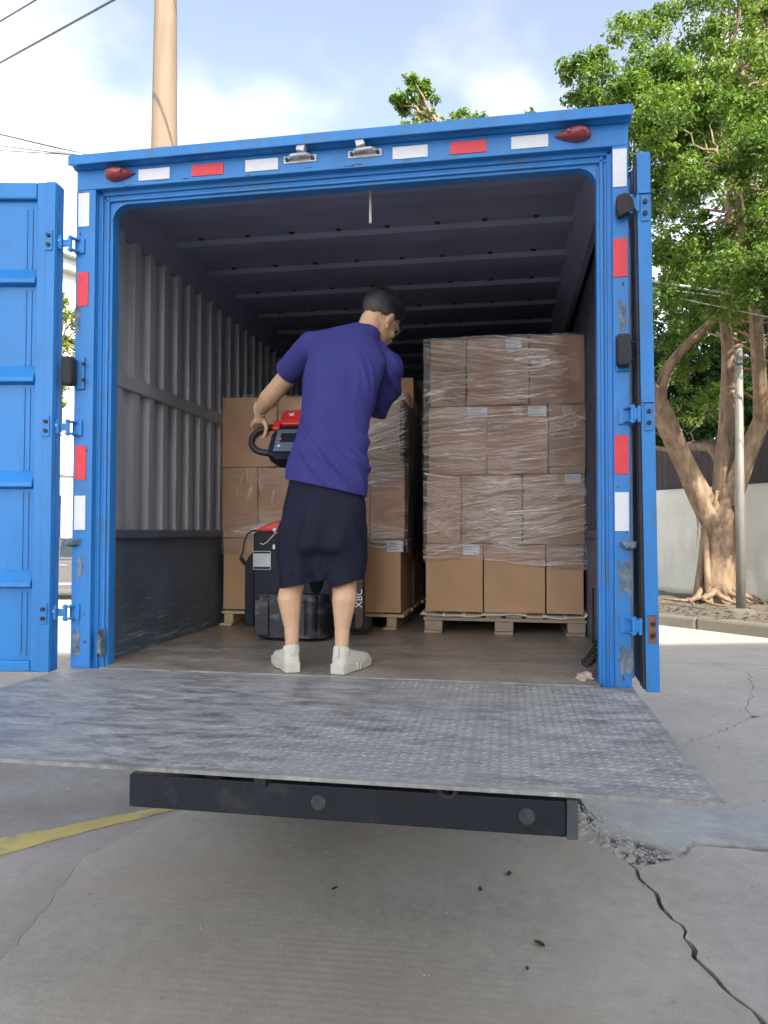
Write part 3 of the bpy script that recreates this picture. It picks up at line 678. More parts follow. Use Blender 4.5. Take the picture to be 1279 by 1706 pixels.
# bump stops half-way up and low latch knobs
for sx in (-1, 1):
    x = sx * 1.150
    MB().box(min(x - .024, x + .024), max(x - .024, x + .024), -.012, .0005, 2.215, 2.36).build('stop_plate', BLUE, trk, bevel=.005)
    bo = MB().box(x - .026 + (-.03 if sx < 0 else 0), x + .026 + (-.03 if sx < 0 else 0), -.066, -.013, 2.226, 2.352).build('bump_stop', RUBBER, trk, bevel=.014, seg=3)
    for dz in (-.035, .035):
        MB().cyl((x + .03 * (1 if sx > 0 else .8), -.022, 2.289 + dz), (x + .042 * (1 if sx > 0 else .8), -.022, 2.289 + dz), .007, 6).build('bolt', DARKMET, bo)
    mb = MB(); rock(mb, (sx * 1.168, -.014, 1.543), .038, random.Random(4)); mb.build('holdback_knob', BARE, trk)
# doors -------------------------------------------------------------
# left door: swung right round, its inner face towards the camera
hx, hy = -1.228, -.050
ang = math.atan2(-CR[1], -CR[0])           # runs towards the left, slightly towards the camera
dM = Matrix.Translation((hx, hy, 0)) @ Matrix.Rotation(ang - math.pi, 4, 'Z')   # local -x runs along the door, local -y faces the camera
def D(pts): return [dM @ Vector(p) for p in pts]
def dbox(mb, x0, x1, y0, y1, z0, z1): return mb.box(x0, x1, y0, y1, z0, z1, dM)
DW = 1.06; z0, z1 = .985, 3.116
mb = MB(); dbox(mb, -DW, 0, .0, .045, z0, z1)
dl = mb.build('door', BLUE_D, trk, bevel=.004)
mb = MB(); dbox(mb, -.088, -.001, -.026, -.0005, z0 + .001, z1 - .001); mb.build('stile', BLUE_D, dl, bevel=.006)
mb = MB(); dbox(mb, -.045, -.004, -.032, -.0265, z0 + .002, z1 - .002); mb.build('seal_strip', BLUE_D, dl, bevel=.004)
mb = MB(); dbox(mb, -DW, -.089, -.025, -.0005, z1 - .075, z1 - .002); mb.build('top_rail', BLUE_D, dl, bevel=.006)
mb = MB(); dbox(mb, -DW, -.089, -.025, -.0005, z0 + .002, z0 + .05); mb.build('bottom_rail', BLUE_D, dl, bevel=.006)
def zl(py): return spot(30, py, 'y', -.12).z
rails = [(447, 469), (610, 634), (787, 810), (955, 978)]
zz = [z1 - .086] + [z for a, b in rails for z in (zl(a), zl(b))] + [z0 + .061]
for a, b in rails:
    za, zb = zl(a), zl(b)
    pr = [(-.001, zb - .010), (-.036, zb - .002), (-.034, zb + .018), (-.001, za + .012)]
    m_ = MB().prism(pr, 'x', -DW, -.0885); m_.v = [tuple(dM @ Vector(v)) for v in m_.v]; m_.build('door_rib', BLUE_D, dl, fixn=True, bevel=.004)
for k in range(0, len(zz), 2):
    t, b = zz[k], zz[k + 1]
    for xb in (-.118, -.142):
        mb = MB(); dbox(mb, xb - .004, xb + .004, -.004, -.0006, b + .012, t - .025); mb.build('pressed_bead', BLUE_D, dl, bevel=.002)
for z in (2.855, 2.044, 1.237):
    mb = MB(); dbox(mb, -.048, -.014, -.037, -.0325, z - .045, z + .045); hp_ = mb.build('hinge_plate', BLUE_D, dl, bevel=.003)
    for dz in (-.02, .02): MB().tube([dM @ Vector((-.031, -.046, z + dz)), dM @ Vector((-.031, -.037, z + dz))], .009, 6).build('bolt', DARKMET, hp_)
# right door: folded back along the truck's side, hinge edge towards the camera, hanging slightly out of true
def rx(z): return 1.203 + (3.05 - z) / 2.06 * .022
def rbox(mb, dx0, dx1, y0, y1, za, zb):
    lean = .30
    vs = []
    for z in (za, zb):
        for (y) in (y0, y1):
            for dx in (dx0, dx1): vs.append((rx(z) + dx + (y + .04) * .030, y, z))
    return mb.add(vs, [(0, 2, 3, 1), (4, 5, 7, 6), (0, 1, 5, 4), (1, 3, 7, 5), (3, 2, 6, 7), (2, 0, 4, 6)])
mb = MB(); rbox(mb, 0, .050, -.04, 1.02, .990, 3.055)
dr = mb.build('door', BLUE, trk, bevel=.003)
for z in (2.835, 2.03, 1.225):
    mb = MB(); rbox(mb, .012, .040, -.046, -.0405, z - .05, z + .05); hp_ = mb.build('hinge_plate', RUST if z < 1.5 else BLUE, dr)
    for dz in (-.022, .022): MB().cyl((rx(z) + .026, -.056, z + dz), (rx(z) + .026, -.0465, z + dz), .009, 6).build('bolt', DARKMET, hp_)
    mb = MB(); rbox(mb, .004, .049, -.050, -.0405, z + .056, z + .066); mb.build('hinge_shelf', BLUE, dr)
for ya, yb, zt in ((-.036, -.016, 3.04), (.02, .035, 2.5)):
    mb = MB(); rbox(mb, -.012, -.0005, ya, yb, 1.0, zt); mb.build('door_seal', RUBBER, dr, bevel=.003)
mb = MB(); mb.cyl((1.192, .08, 1.02), (1.190, .08, 3.0), .010, 10); mb.build('lock_rod', GALV, dr)
# flap of sheet hanging off the right post below the floor line
MB().prism([(1.13, 1.0), (1.183, 1.0), (1.183, .93), (1.165, .945)], 'y', -.004, .02).build('skirt_flap', BLUE, trk, fixn=True)

# tail lift platform --------------------------------------------------
PY0, PY1 = -1.205, -.016
pf = MB().prism([(PY1, F - .002), (PY1, F - .055), (-.55, F - .055), (PY0, F - .012), (PY0, F - .002)], 'x', -1.18, 1.182).build('lift_platform', PLATM, trk, fixn=True)
mb = MB(); rr = random.Random(2); p = .0265
ny = int((PY1 - PY0 - .03) / p); nx = int(2.34 / p)
for j in range(ny):
    for i in range(nx):
        x = -1.165 + p * (i + .5) ; y = PY0 + .02 + p * (j + .5)
        wear = min(1.0, max(0.15, .55 + .35 * (x + .35) + .28 * math.sin(3.1 * x + 1.7 * math.sin(4 * y)) + .2 * math.sin(7 * y + 2.2 * x)))
        a = R_(38) if (i + j) % 2 else R_(-38)
        h = .0020 * wear; l, w_ = .0135, .0043
        ca, sa = math.cos(a), math.sin(a)
        loc = [(-l, 0, 0), (0, -w_, 0), (l, 0, 0), (0, w_, 0), (-l * .5, 0, h), (l * .5, 0, h)]
        mb.add([(x + q[0] * ca - q[1] * sa, y + q[0] * sa + q[1] * ca, F - .0021 + q[2]) for q in loc], [(0, 1, 4), (1, 5, 4), (1, 2, 5), (2, 3, 5), (3, 4, 5), (3, 0, 4)])
kind(mb.build('tread_pattern', PLATM, pf), 'stuff')
# seams of the platform, hooks below its edge
for x in (-.05, .62): MB().box(x - .004, x + .004, PY0 + .01, PY1 - .01, F - .0018, F - .0005).build('weld_seam', PLATM, pf)
ring = [(0.571 + .021 * math.cos(a), PY0 + .012, F - .012 + .022 * math.sin(a)) for a in [math.pi + math.pi * k / 10 for k in range(11)]]
MB().tube(ring, .005, 8).build('hook_ring', DARKMET, pf)
MB().cbox((.10, PY0 + .05, F - .03), (.03, .03, .035)).build('latch_lug', DARKMET, pf)
# underrun beam and lift arms
bm_ = MB().box(-.840, .925, -.10, -.01, .450, .585).build('underrun_beam', STEELB, trk, bevel=.006)
MB().box(.926, .968, -.106, -.006, .444, .592).build('end_cap', basic('grey_end_cap', (.10, .115, .13), .5, .2, .2, 10), bm_, bevel=.005)
MB().box(-.62, .926, -.05, -.008, .586, .64).build('top_channel', STEELB, bm_)
SCR = basic('scraped_ring', (.06, .075, .08), .6, 0, .4, 40)
for x in (-.03, .78): MB().cyl((x, -.103, .52), (x, -.0995, .52), .030, 18).build('weld_spot', SCR, bm_)
for x in (-.45, .45):
    MB().prism([(-.05, .60), (-.02, .66), (-.62, F - .056), (-.70, F - .056), (-.12, .59)], 'x', x - .03, x + .03).build('lift_arm', DARKMET, trk, fixn=True)
MB().prism([(.42, .30), (.36, .42), (.36, .80), (1.02, .80), (1.05, .34), (.98, .28)], 'x', -.88, .45).build('lift_shade_block', DARKMET, trk, fixn=True, bevel=.02)  # hidden block, added and shaped to darken the ground under the lift
# chassis, wheels, cab
MB().box(-.42, -.34, .0, 6.0, .66, .9).build('chassis_rail', DARKMET, trk); MB().box(.34, .42, .0, 6.0, .66, .9).build('chassis_rail', DARKMET, trk)
MB().box(-1.15, 1.15, .12, 4.4, .9, .948).build('subframe', DARKMET, trk)
def wheel(x, y, r=.40, wd=.22):
    t = MB().tube([(x - wd / 2, y, r), (x - wd / 2 + .02, y, r), (x + wd / 2 - .02, y, r), (x + wd / 2, y, r)], [r - .03, r, r, r - .03], 28).build('wheel', TYRE, trk, smooth=False)
    MB().tube([(x - wd / 2 - .006, y, r), (x + wd / 2 + .006, y, r)], r * .55, 20).build('rim', RIM, t)
for x in (-.98, -.72, .72, .98): wheel(x, 1.80)
for x in (-1.12, 1.12): MB().box(x - .02, x + .02, 2.4, 4.3, .45, .90).build('side_guard', DARKMET, trk)
MB().tube([(-1.0, 1.8, .4), (1.0, 1.8, .4)], .09, 12).build('axle', DARKMET, trk)
for x in (-.85, .85): MB().box(x - .26, x + .26, 1.30, 1.32, .16, .90).build('mudflap', RUBBER, trk)
for x in (-.92, .92): wheel(x, 5.6)
cabp = [(4.75, .55), (4.75, 2.35), (5.3, 2.42), (5.95, 2.25), (6.35, 1.45), (6.45, .55)]
cb = MB().prism(cabp, 'x', -1.02, 1.02).build('cab', BLUE, trk, fixn=True, bevel=.04)
MB().prism([(5.99, 2.18), (6.34, 1.5), (6.36, 1.5), (6.01, 2.2)], 'x', -.92, .92).build('windscreen', GLASS, cb, fixn=True)
for sx in (-1, 1):
    a, b = sorted((sx * 1.015, sx * 1.026)); MB().prism([(5.05, 1.55), (5.05, 2.2), (5.75, 2.2), (6.1, 1.55)], 'x', a, b).build('window', GLASS, cb, fixn=True)

# ================================================================== CARGO
def pallet_block(x0, x1, y0, y1, zt, label, grp):
    """wood pallet on blocks: board ends face the doors"""
    t = thing('pallet', label, 'pallet', (x0, y0, F), 0, grp)
    h = zt - F; r = random.Random(int(x0 * 100) + 7)
    xb = [x0, (x0 + x1) / 2 - .055, x1 - .115]
    for x in xb:
        for y in (y0, (y0 + y1) / 2 - .05, y1 - .11):
            MB().box(x + r.uniform(0, .01), x + .11, y + r.uniform(0, .012), y + .11, F + .018, zt - .042).build('block', WOODO, t, bevel=.004)
        MB().box(x + .002, x + .108, y0 - .004, y1, F, F + .0175).build('bottom_board', WOODO, t, bevel=.003)
    for y in (y0 - .003, (y0 + y1) / 2 - .05, y1 - .11):
        MB().box(x0, x1, y, y + .10, zt - .0415, zt - .022).build('cross_board', WOODO, t, bevel=.003)
    n = 8; bw = (x1 - x0) / n
    for i in range(n):
        MB().box(x0 + i * bw + .012, x0 + (i + 1) * bw - .012, y0 + r.uniform(-.012, .012), y1, zt - .0215, zt - .002).build('deck_board', WOODO, t, bevel=.003)
    return t
def pallet_stringer(x0, x1, y0, y1, zt, label, grp):
    t = thing('pallet', label, 'pallet', (x0, y0, F), 0, grp); r = random.Random(3)
    for x in (x0 + .005, (x0 + x1) / 2 - .03, x1 - .10):
        MB().box(x, x + .06, y0 + .012, y1, F + .0165, zt - .0205).build('stringer', WOODN, t, bevel=.003)
        MB().box(x - .018, x + .062, y0 - .02, y1, F + .001, F + .016).build('bottom_board', WOODN, t, bevel=.003)
    y = y0
    while y < y1 - .05:
        MB().box(x0 + r.uniform(-.01, .004), x1 + r.uniform(-.004, .02), y, y + .092, zt - .020, zt - .002).build('deck_board', WOODN, t, bevel=.003); y += .118
    return t
PR = pallet_block(.222, 1.150, 1.335, 2.40, 1.116, 'weathered grey wooden pallet with blocks, under the tall stack by the right wall', 'pallets in the truck')
PL = pallet_stringer(-1.06, .085, 1.43, 2.62, 1.094, 'pale new wooden pallet on the pallet jack, under the left stack of cartons', 'pallets in the truck')
# white sheet between pallet and boxes
vs = []; nn = 40
for j in range(8):
    for i in range(nn + 1):
        x = .205 + .97 * i / nn; y = 1.318 + j * .15
        z = 1.1185 + (.0035 * math.sin(i * .9) + .003 * math.sin(i * .37) - (.010 if j == 0 else 0)) * (1 if j < 1 else 0)
        if j == 0: z -= .006 * math.sin(i / nn * 9)
        if x > 1.14: z += (x - 1.14) * .6; x = 1.14 + (x - 1.14) * .4
        vs.append((x, y, z))
ss = MB().add(vs, [(j * (nn + 1) + i, j * (nn + 1) + i + 1, (j + 1) * (nn + 1) + i + 1, (j + 1) * (nn + 1) + i) for j in range(7) for i in range(nn)]).build('slip_sheet', SHEET, smooth=True)
md = ss.modifiers.new('thick', 'SOLIDIFY'); md.thickness = .002
tag(ss, 'thin white paper sheet sticking out between the right stack and its grey pallet', 'sheet')

def carton(x0, x1, y0, y1, z0, z1, label, grp, mat=CARD, stick=None, tape=None):
    r = random.Random(int(x0 * 1000 + z0 * 77))
    dy = r.uniform(-.006, .006); g = .004
    cx, cy = (x0 + x1) / 2, (y0 + y1) / 2 + dy
    hx_, hy_, hz_ = (x1 - x0) / 2 - g, (y1 - y0) / 2, (z1 - z0) / 2 - .0030
    bm = bmesh.new(); bmesh.ops.create_cube(bm, size=2)
    bmesh.ops.subdivide_edges(bm, edges=bm.edges, cuts=5, use_grid_fill=True)
    a, b, c = r.uniform(.001, .004), r.uniform(-.002, .003), r.uniform(0, 6)
    for v in bm.verts:
        u, w_, q = v.co
        bul = (1 - u * u) * (1 - q * q)
        y = w_ * hy_ + (w_ * (a * bul) if abs(w_) > .99 else 0)
        x = u * hx_ + (u * b * (1 - q * q) if abs(u) > .99 else 0)
        z = q * hz_ - (.003 * math.cos(u * 1.5 + c) if q > .99 else 0)
        v.co = (x, y, z)
    me = bpy.data.meshes.new('cardboard_box'); bm.to_mesh(me); bm.free(); me.materials.append(mat)
    o = bpy.data.objects.new('cardboard_box', me); C.objects.link(o)
    o.location = (cx, cy, z0 + hz_ + .0015); o.rotation_euler = (0, 0, R_(r.uniform(-.35, .35)))
    bv = o.modifiers.new('bevel', 'BEVEL'); bv.width = .004; bv.segments = 2; bv.limit_method = 'ANGLE'; bv.angle_limit = R_(50)
    tag(o, label, 'cardboard box', grp)
    if stick:
        for (sx0, sx1, sz0, sz1) in stick:
            lb = MB().box(sx0 - cx, sx1 - cx, -hy_ - .0055, -hy_ - .0042, sz0 - o.location.z, sz1 - o.location.z).build('shipping_label', PAPER, o, local=True)
            hgt = sz1 - sz0; wd = sx1 - sx0
            for k, (f, l) in enumerate(((.80, .8), (.62, .55), (.46, .7), (.18, .85))):
                MB().box(sx0 - cx + wd * .08, sx0 - cx + wd * (.08 + .84 * l), -hy_ - .0060, -hy_ - .00555, sz0 - o.location.z + hgt * f, sz0 - o.location.z + hgt * (f + .05)).build('printed_line', INK, lb, local=True)
    # tape down the top seam
    MB().box(-.028, .028, -hy_ - .0035, -hy_ - .0022, hz_ - .055, hz_ - .004).build('tape_end', TAPE, o, local=True)
    return o
def lab(x0, x1, y0, y1, Y):
    a = spot(x0, y1, 'y', Y); b = spot(x1, y0, 'y', Y); return (a.x, b.x, a.z, b.z)
YR, YL = 1.36, 1.45
GR_, GL_ = 'cartons on the right pallet', 'cartons on the left pallet'
zr = [1.122, 1.523, 1.926, 2.333, 2.735]
rows = [
 ([.225, .570, .926, 1.142], ['left carton of right stack, bottom row, white label near its top', 'middle carton of right stack, bottom row, no label', 'narrow carton at right end of right stack, bottom row'], [[lab(771, 798, 907, 924, YR)], None, None]),
 ([.236, .441, .795, 1.148], ['narrow carton at left end of right stack, second row up', 'middle carton of right stack, second row up, behind film creases', 'right carton of right stack, second row up, white label in its top corner'], [None, None, [lab(941, 967, 790, 806, YR)]]),
 ([.246, .592, .942, 1.151], ['left carton of right stack, third row up, white label at its top right', 'middle carton of right stack, third row up, pale label under film', 'narrow carton at right end of right stack, third row up'], [[lab(779, 812, 679, 696, YR)], [lab(880, 910, 677, 694, YR)], None]),
 ([.256, .473, .834, 1.151], ['narrow carton at left end of right stack, top row', 'middle carton of right stack, top row, label under the film', 'dark carton at right end of right stack, top row'], [None, [lab(842, 868, 565, 581, YR)], None]),
]
for k, (xs, labs, st) in enumerate(rows):
    for i in range(3):
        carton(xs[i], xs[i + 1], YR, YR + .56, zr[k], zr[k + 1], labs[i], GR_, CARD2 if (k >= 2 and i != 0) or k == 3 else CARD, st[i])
zlv = [1.098, 1.552, 1.998, 2.445]
rowsL = [
 ([-1.070, -.700, -.320, .077], ['bottom left carton on the left pallet, beside the kick panel', 'bottom middle carton on the left pallet, mostly behind the pallet jack', 'bottom right carton on the left pallet, white label at its top'], [None, None, [lab(645, 672, 902, 919, YL)]]),
 ([-1.080, -.844, -.480, -.118, .100], ['narrow carton at the left end of the middle row on the left pallet', 'second carton from the left in the middle row on the left pallet', 'middle-row carton of the left pallet hidden behind the man in shorts', 'right carton of the middle row on the left pallet, at the man\'s hip'], [None] * 4),
 ([-1.085, -.717, -.360, .064], ['top left carton of the left pallet, behind the man\'s bare forearm', 'top carton of the left pallet directly behind the red tiller cap', 'top right carton of the left pallet, with slanting film creases'], [None] * 3),
]
for k, (xs, labs, st) in enumerate(rowsL):
    for i in range(len(labs)):
        carton(xs[i], xs[i + 1], YL, YL + .55, zlv[k], zlv[k + 1], labs[i], GL_, CARD, st[i])
for k in range(3):
    carton(-.32, .062 + .01 * (2 - k), YL + .575, YL + 1.12, zlv[k], zlv[k + 1], ['bottom', 'middle', 'top'][k] + ' carton of the left stack\'s rear column, in the gap between stacks', GL_)
carton(-.30, .07, YL + .60, YL + 1.10, 2.447, 2.665, 'low carton lying on top of the left stack, beyond the man\'s shoulder', GL_)

# stretch film: a creased sheet wound round each stack
def film(path, z0, z1, folds, label, step=.005, top=None, seed=1, bare=()):
    r = np.random.default_rng(seed)
    seg = [math.dist(a, b) for a, b in zip(path[:-1], path[1:])]; tot = sum(seg)
    ns, ntt = int(tot / step) + 1, int((z1 - z0) / step) + 1
    S = np.linspace(0, tot, ns); T = np.linspace(0, 1, ntt)
    xy = np.zeros((ns, 2)); nr = np.zeros((ns, 2)); acc = 0
    for i, (a, b) in enumerate(zip(path[:-1], path[1:])):
        m = (S >= acc - 1e-9) & (S <= acc + seg[i] + 1e-9); f = (S[m] - acc) / seg[i]
        xy[m] = np.outer(1 - f, a) + np.outer(f, b); d = (np.array(b) - np.array(a)) / seg[i]; nr[m] = (d[1], -d[0]); acc += seg[i]
    SS, TT = np.meshgrid(S, T, indexing='ij')
    lo = z0 + .02 * np.sin(SS * 5.3 + seed) + .03 * np.sin(SS * 2.1); hi = z1 + .004 * np.sin(SS * 9)
    ZZ = lo + (hi - lo) * TT
    H = np.zeros_like(SS); Gt = np.zeros_like(SS)
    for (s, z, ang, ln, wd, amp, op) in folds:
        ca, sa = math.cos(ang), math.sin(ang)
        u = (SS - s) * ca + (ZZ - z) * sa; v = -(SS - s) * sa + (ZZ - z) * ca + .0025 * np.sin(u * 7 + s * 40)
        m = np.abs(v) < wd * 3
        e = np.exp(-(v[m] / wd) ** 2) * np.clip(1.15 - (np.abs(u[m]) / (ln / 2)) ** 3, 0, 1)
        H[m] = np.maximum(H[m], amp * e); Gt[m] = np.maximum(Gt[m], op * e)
    H += .0015 * np.sin(SS * 31 + 6 * np.sin(ZZ * 5)) * np.sin(ZZ * 23 + 3 * np.sin(SS * 7))
    X = xy[:, 0][:, None] + nr[:, 0][:, None] * (.001 + H); Y = xy[:, 1][:, None] + nr[:, 1][:, None] * (.001 + H)
    Cv = np.ones_like(SS)
    for (sa_, sb_, za_, zb_) in bare:      # where the film has only one thin layer
        e = .03; m = np.clip((SS - sa_) / e, 0, 1) * np.clip((sb_ - SS) / e, 0, 1) * np.clip((ZZ - za_) / e, 0, 1) * np.clip((zb_ - ZZ) / e, 0, 1); Cv = np.minimum(Cv, 1 - .9 * m)
    co = np.stack([X, Y, ZZ], -1).reshape(-1, 3)
    idx = np.arange(ns * ntt).reshape(ns, ntt)
    q = np.stack([idx[:-1, :-1], idx[1:, :-1], idx[1:, 1:], idx[:-1, 1:]], -1).reshape(-1, 4)
    me = bpy.data.meshes.new('stretch_film')
    me.vertices.add(len(co)); me.vertices.foreach_set('co', co.ravel())
    me.loops.add(q.size); me.loops.foreach_set('vertex_index', q.ravel()); me.polygons.add(len(q)); me.polygons.foreach_set('loop_start', np.arange(0, q.size, 4)); me.polygons.foreach_set('loop_total', np.full(len(q), 4))
    me.update(calc_edges=True)
    at = me.attributes.new('gather_glint', 'FLOAT', 'POINT'); at.data.foreach_set('value', np.clip(Gt, 0, 1).ravel().astype(np.float32))  # whiter where film bunches; also paints the highlights on the folds
    at = me.attributes.new('cover', 'FLOAT', 'POINT'); at.data.foreach_set('value', Cv.ravel().astype(np.float32))
    me.polygons.foreach_set('use_smooth', np.ones(len(q), bool))
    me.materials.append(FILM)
    o = bpy.data.objects.new('stretch_film', me); C.objects.link(o)
    return tag(o, label, 'plastic film', 'stretch film round the stacks')
def fan(r, n, s0, s1, za, zb, a0, a1, l0=.1, l1=.5, w0=.0018, w1=.0045, op0=.10, op1=.42):
    return [(r.uniform(s0, s1), r.uniform(za, zb), R_(r.uniform(a0, a1)), r.uniform(l0, l1), r.uniform(w0, w1), r.uniform(.0015, .006), r.uniform(op0, op1)) for _ in range(n)]
r = random.Random(21)
s0 = .5                                    # front of the right stack starts after its left flank
fr = []
fr += fan(r, 40, s0, s0 + .65, 2.52, 2.72, -13, -6, .2, .7)
fr += fan(r, 60, s0, s0 + .80, 2.35, 2.52, -24, -6, .05, .22)
fr += fan(r, 40, s0 + .3, s0 + .80, 2.36, 2.52, 6, 22, .05, .22)
fr += fan(r, 16, s0 + .5, s0 + .74, 2.52, 2.72, -4, 3, .06, .22, .004, .010, .2, .6)
fr += fan(r, 80, s0 + .02, s0 + .70, 1.95, 2.31, -3, 10, .15, .6)
fr += fan(r, 16, s0 + .72, s0 + .92, 2.12, 2.3, -30, 30, .03, .12)
fr += fan(r, 80, s0 + .22, s0 + .92, 1.54, 1.80, 10, 20, .25, .8)
fr += fan(r, 30, s0 + .2, s0 + .75, 1.78, 1.91, -4, 8, .2, .7)
fr += fan(r, 18, s0 + .2, s0 + .5, 1.55, 1.75, -26, -18, .15, .4)
fr += fan(r, 35, s0, s0 + .25, 1.55, 1.85, -34, -22, .08, .3, op1=.4)
fr += fan(r, 26, s0, s0 + .92, 1.40, 1.52, -2, 5, .3, .8, op1=.35)
fr += fan(r, 16, s0 + .70, s0 + .92, 1.40, 1.52, -40, 30, .03, .15)
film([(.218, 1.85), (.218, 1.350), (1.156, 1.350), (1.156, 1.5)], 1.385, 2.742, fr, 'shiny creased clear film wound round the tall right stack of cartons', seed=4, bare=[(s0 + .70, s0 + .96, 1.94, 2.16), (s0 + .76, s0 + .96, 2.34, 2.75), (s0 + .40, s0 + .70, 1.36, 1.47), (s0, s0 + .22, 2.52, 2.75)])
fl = []
fl += fan(r, 60, .88, 1.17, 2.12, 2.42, 19, 26, .15, .5, .002, .004, .2, .6)
fl += fan(r, 45, .90, 1.17, 1.99, 2.14, -14, 2, .06, .3)
fl += fan(r, 26, .92, 1.17, 1.86, 1.98, -10, 4, .08, .3)
fl += fan(r, 40, .90, 1.17, 1.43, 1.60, -16, 12, .06, .3)
fl += fan(r, 80, 1.19, 2.2, 1.45, 2.43, 60, 120, .1, .5, .003, .007, .15, .5)
fl += fan(r, 20, 0.02, .33, 1.58, 1.70, -16, 16, .04, .13, op1=.35)
fl += fan(r, 12, 0.1, .35, 1.80, 1.96, 60, 115, .03, .12, op1=.5)
fl += fan(r, 24, 0.0, .36, 1.60, 1.95, -6, 6, .1, .3, .0015, .003, .06, .16)
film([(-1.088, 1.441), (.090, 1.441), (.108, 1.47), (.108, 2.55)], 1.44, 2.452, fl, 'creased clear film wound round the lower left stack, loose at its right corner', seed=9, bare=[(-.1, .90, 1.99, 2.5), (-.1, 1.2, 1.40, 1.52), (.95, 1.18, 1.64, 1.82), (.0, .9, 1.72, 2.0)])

# ================================================================== PALLET JACK
jk = thing('pallet_jack', 'black electric pallet jack with red cover and tiller, in front of the left stack', 'pallet jack', (-.42, .95, F))
# drive skirt: bent plate round the wheel
prof = []
for k in range(13):
    a = math.pi * (1 + k / 12); prof.append((-.45 + .197 * (abs(math.cos(a)) ** .45) * (1 if math.cos(a) > 0 else -1), 1.02 + .17 * (abs(math.sin(a)) ** .45) * (1 if math.sin(a) > 0 else -1)))
MB().prism(prof + [(-.253, 1.18), (-.647, 1.18)], 'z', F + .018, 1.252).build('drive_skirt', JSCUFF, jk, fixn=True, bevel=.008)
mb = MB().box(-.64, -.56, .840, .852, F + .03, 1.22); mb.build('skirt_pad', JSCUFF, jk, bevel=.006)
MB().cyl((-.33, .862, F + .03), (-.33, .862, 1.245), .035, 16).build('motor_housing', JSCUFF, jk)
for z in (1.18, 1.205, 1.23): MB().cyl((-.33, .858, z), (-.33, .858, z + .010), .041, 16).build('motor_fin', JSCUFF, jk)
MB().tube([(-.50, 1.02, F + .09), (-.40, 1.02, F + .09)], .088, 24).build('drive_wheel', TYRE, jk)
# main chassis
MB().prism([(-.690, 1.20), (-.690, 1.575), (-.675, 1.592), (-.175, 1.592), (-.155, 1.575), (-.155, 1.20)], 'y', .955, 1.36).build('body', JBLACK, jk, fixn=True, bevel=.008)
MB().prism([(-.745, 1.06), (-.745, 1.41), (-.725, 1.45), (-.700, 1.475), (-.692, 1.475), (-.692, 1.06)], 'y', .975, 1.40).build('side_guard', JBLACK, jk, fixn=True, bevel=.006)
sg = MB().prism([(-.098, 1.075), (-.098, 1.36), (-.075, 1.40), (-.052, 1.38), (-.050, 1.10), (-.065, 1.075)], 'y', .90, .953).build('side_guard', basic('brown_black_guard', (.05, .022, .020), .5, 0, .3, 8), jk, fixn=True, bevel=.005)
MB().prism([(-.676, 1.5925), (-.668, 1.612), (-.565, 1.650), (-.26, 1.650), (-.185, 1.612), (-.178, 1.5925)], 'y', .962, 1.36).build('battery_cover', JRED, jk, fixn=True, bevel=.01)
a = spot(421, 949, 'y', .95); b = spot(451, 918, 'y', .95)
npl = MB().box(a.x, b.x, .951, .9545, a.z, b.z).build('nameplate', PLATE, jk, bevel=.004)
MB().box(a.x + .004, b.x - .004, .9502, .9508, b.z - .014, b.z - .004).build('printed_band', JBLACK, npl)
MB().box(a.x + .004, b.x - .004, .9502, .9508, a.z + .004, a.z + .017).build('printed_band', JBLACK, npl)
for k in range(5):
    z = b.z - .024 - k * .0115
    MB().box(a.x + .010, b.x - .012 - .012 * (k % 2), .9503, .9508, z - .0022, z).build('printed_line', INK, npl)
q = spot(458, 911, 'y', .95); MB().box(q.x - .013, q.x + .013, .945, .9545, q.z - .013, q.z + .012).build('socket', WHITE, jk, bevel=.003)
q = spot(459, 886, 'y', .95); MB().cyl((q.x, .93, q.z + .012), (q.x, .952, q.z - .004), .010, 12).build('plug', WHITE, jk)
# thin white cord hanging out of the plug, black lead on the left
pts = [spot(x, y, 'y', .945) for x, y in ((457, 890), (450, 897), (445, 903), (438, 907), (433, 905))]
MB().tube(pts, .0022, 6).build('white_cord', WHITE, jk)
pts = [spot(x, y, 'y', .99) for x, y in ((428, 884), (420, 884), (412, 890), (407, 903), (405, 918), (401, 929))]
MB().tube(pts, .0055, 8).build('black_lead', CABLEM, jk)
p0 = spot(401, 929, 'y', .99); p1 = spot(409, 941, 'y', .99)
pts = [p0.lerp(p1, k / 60) + Vector((.011 * math.cos(k * .75), .011 * math.sin(k * .75), 0)) for k in range(61)]
MB().tube(pts, .004, 6).build('coiled_lead', CABLEM, jk)
# vertical lettering on the right-hand guard
def text(body, size, loc, rot, mat, parent, ext=.0004, name='lettering'):
    cu = bpy.data.curves.new(name, 'FONT'); cu.body = body; cu.size = size; cu.extrude = ext; cu.align_x = 'CENTER'; cu.align_y = 'CENTER'
    ob = bpy.data.objects.new(name, cu); C.objects.link(ob); dg = bpy.context.evaluated_depsgraph_get()
    me = bpy.data.meshes.new_from_object(ob.evaluated_get(dg)); bpy.data.objects.remove(ob)
    me.materials.append(mat); o = bpy.data.objects.new(name, me); C.objects.link(o); o.parent = parent
    o.location = Vector(loc) - OFF.get(parent.name, Vector((0, 0, 0))); o.rotation_euler = rot; return o
text('XBC', .052, (-.0735, .8992, 1.235), (R_(90), R_(-90), 0), WHITE, sg, name='lettering')
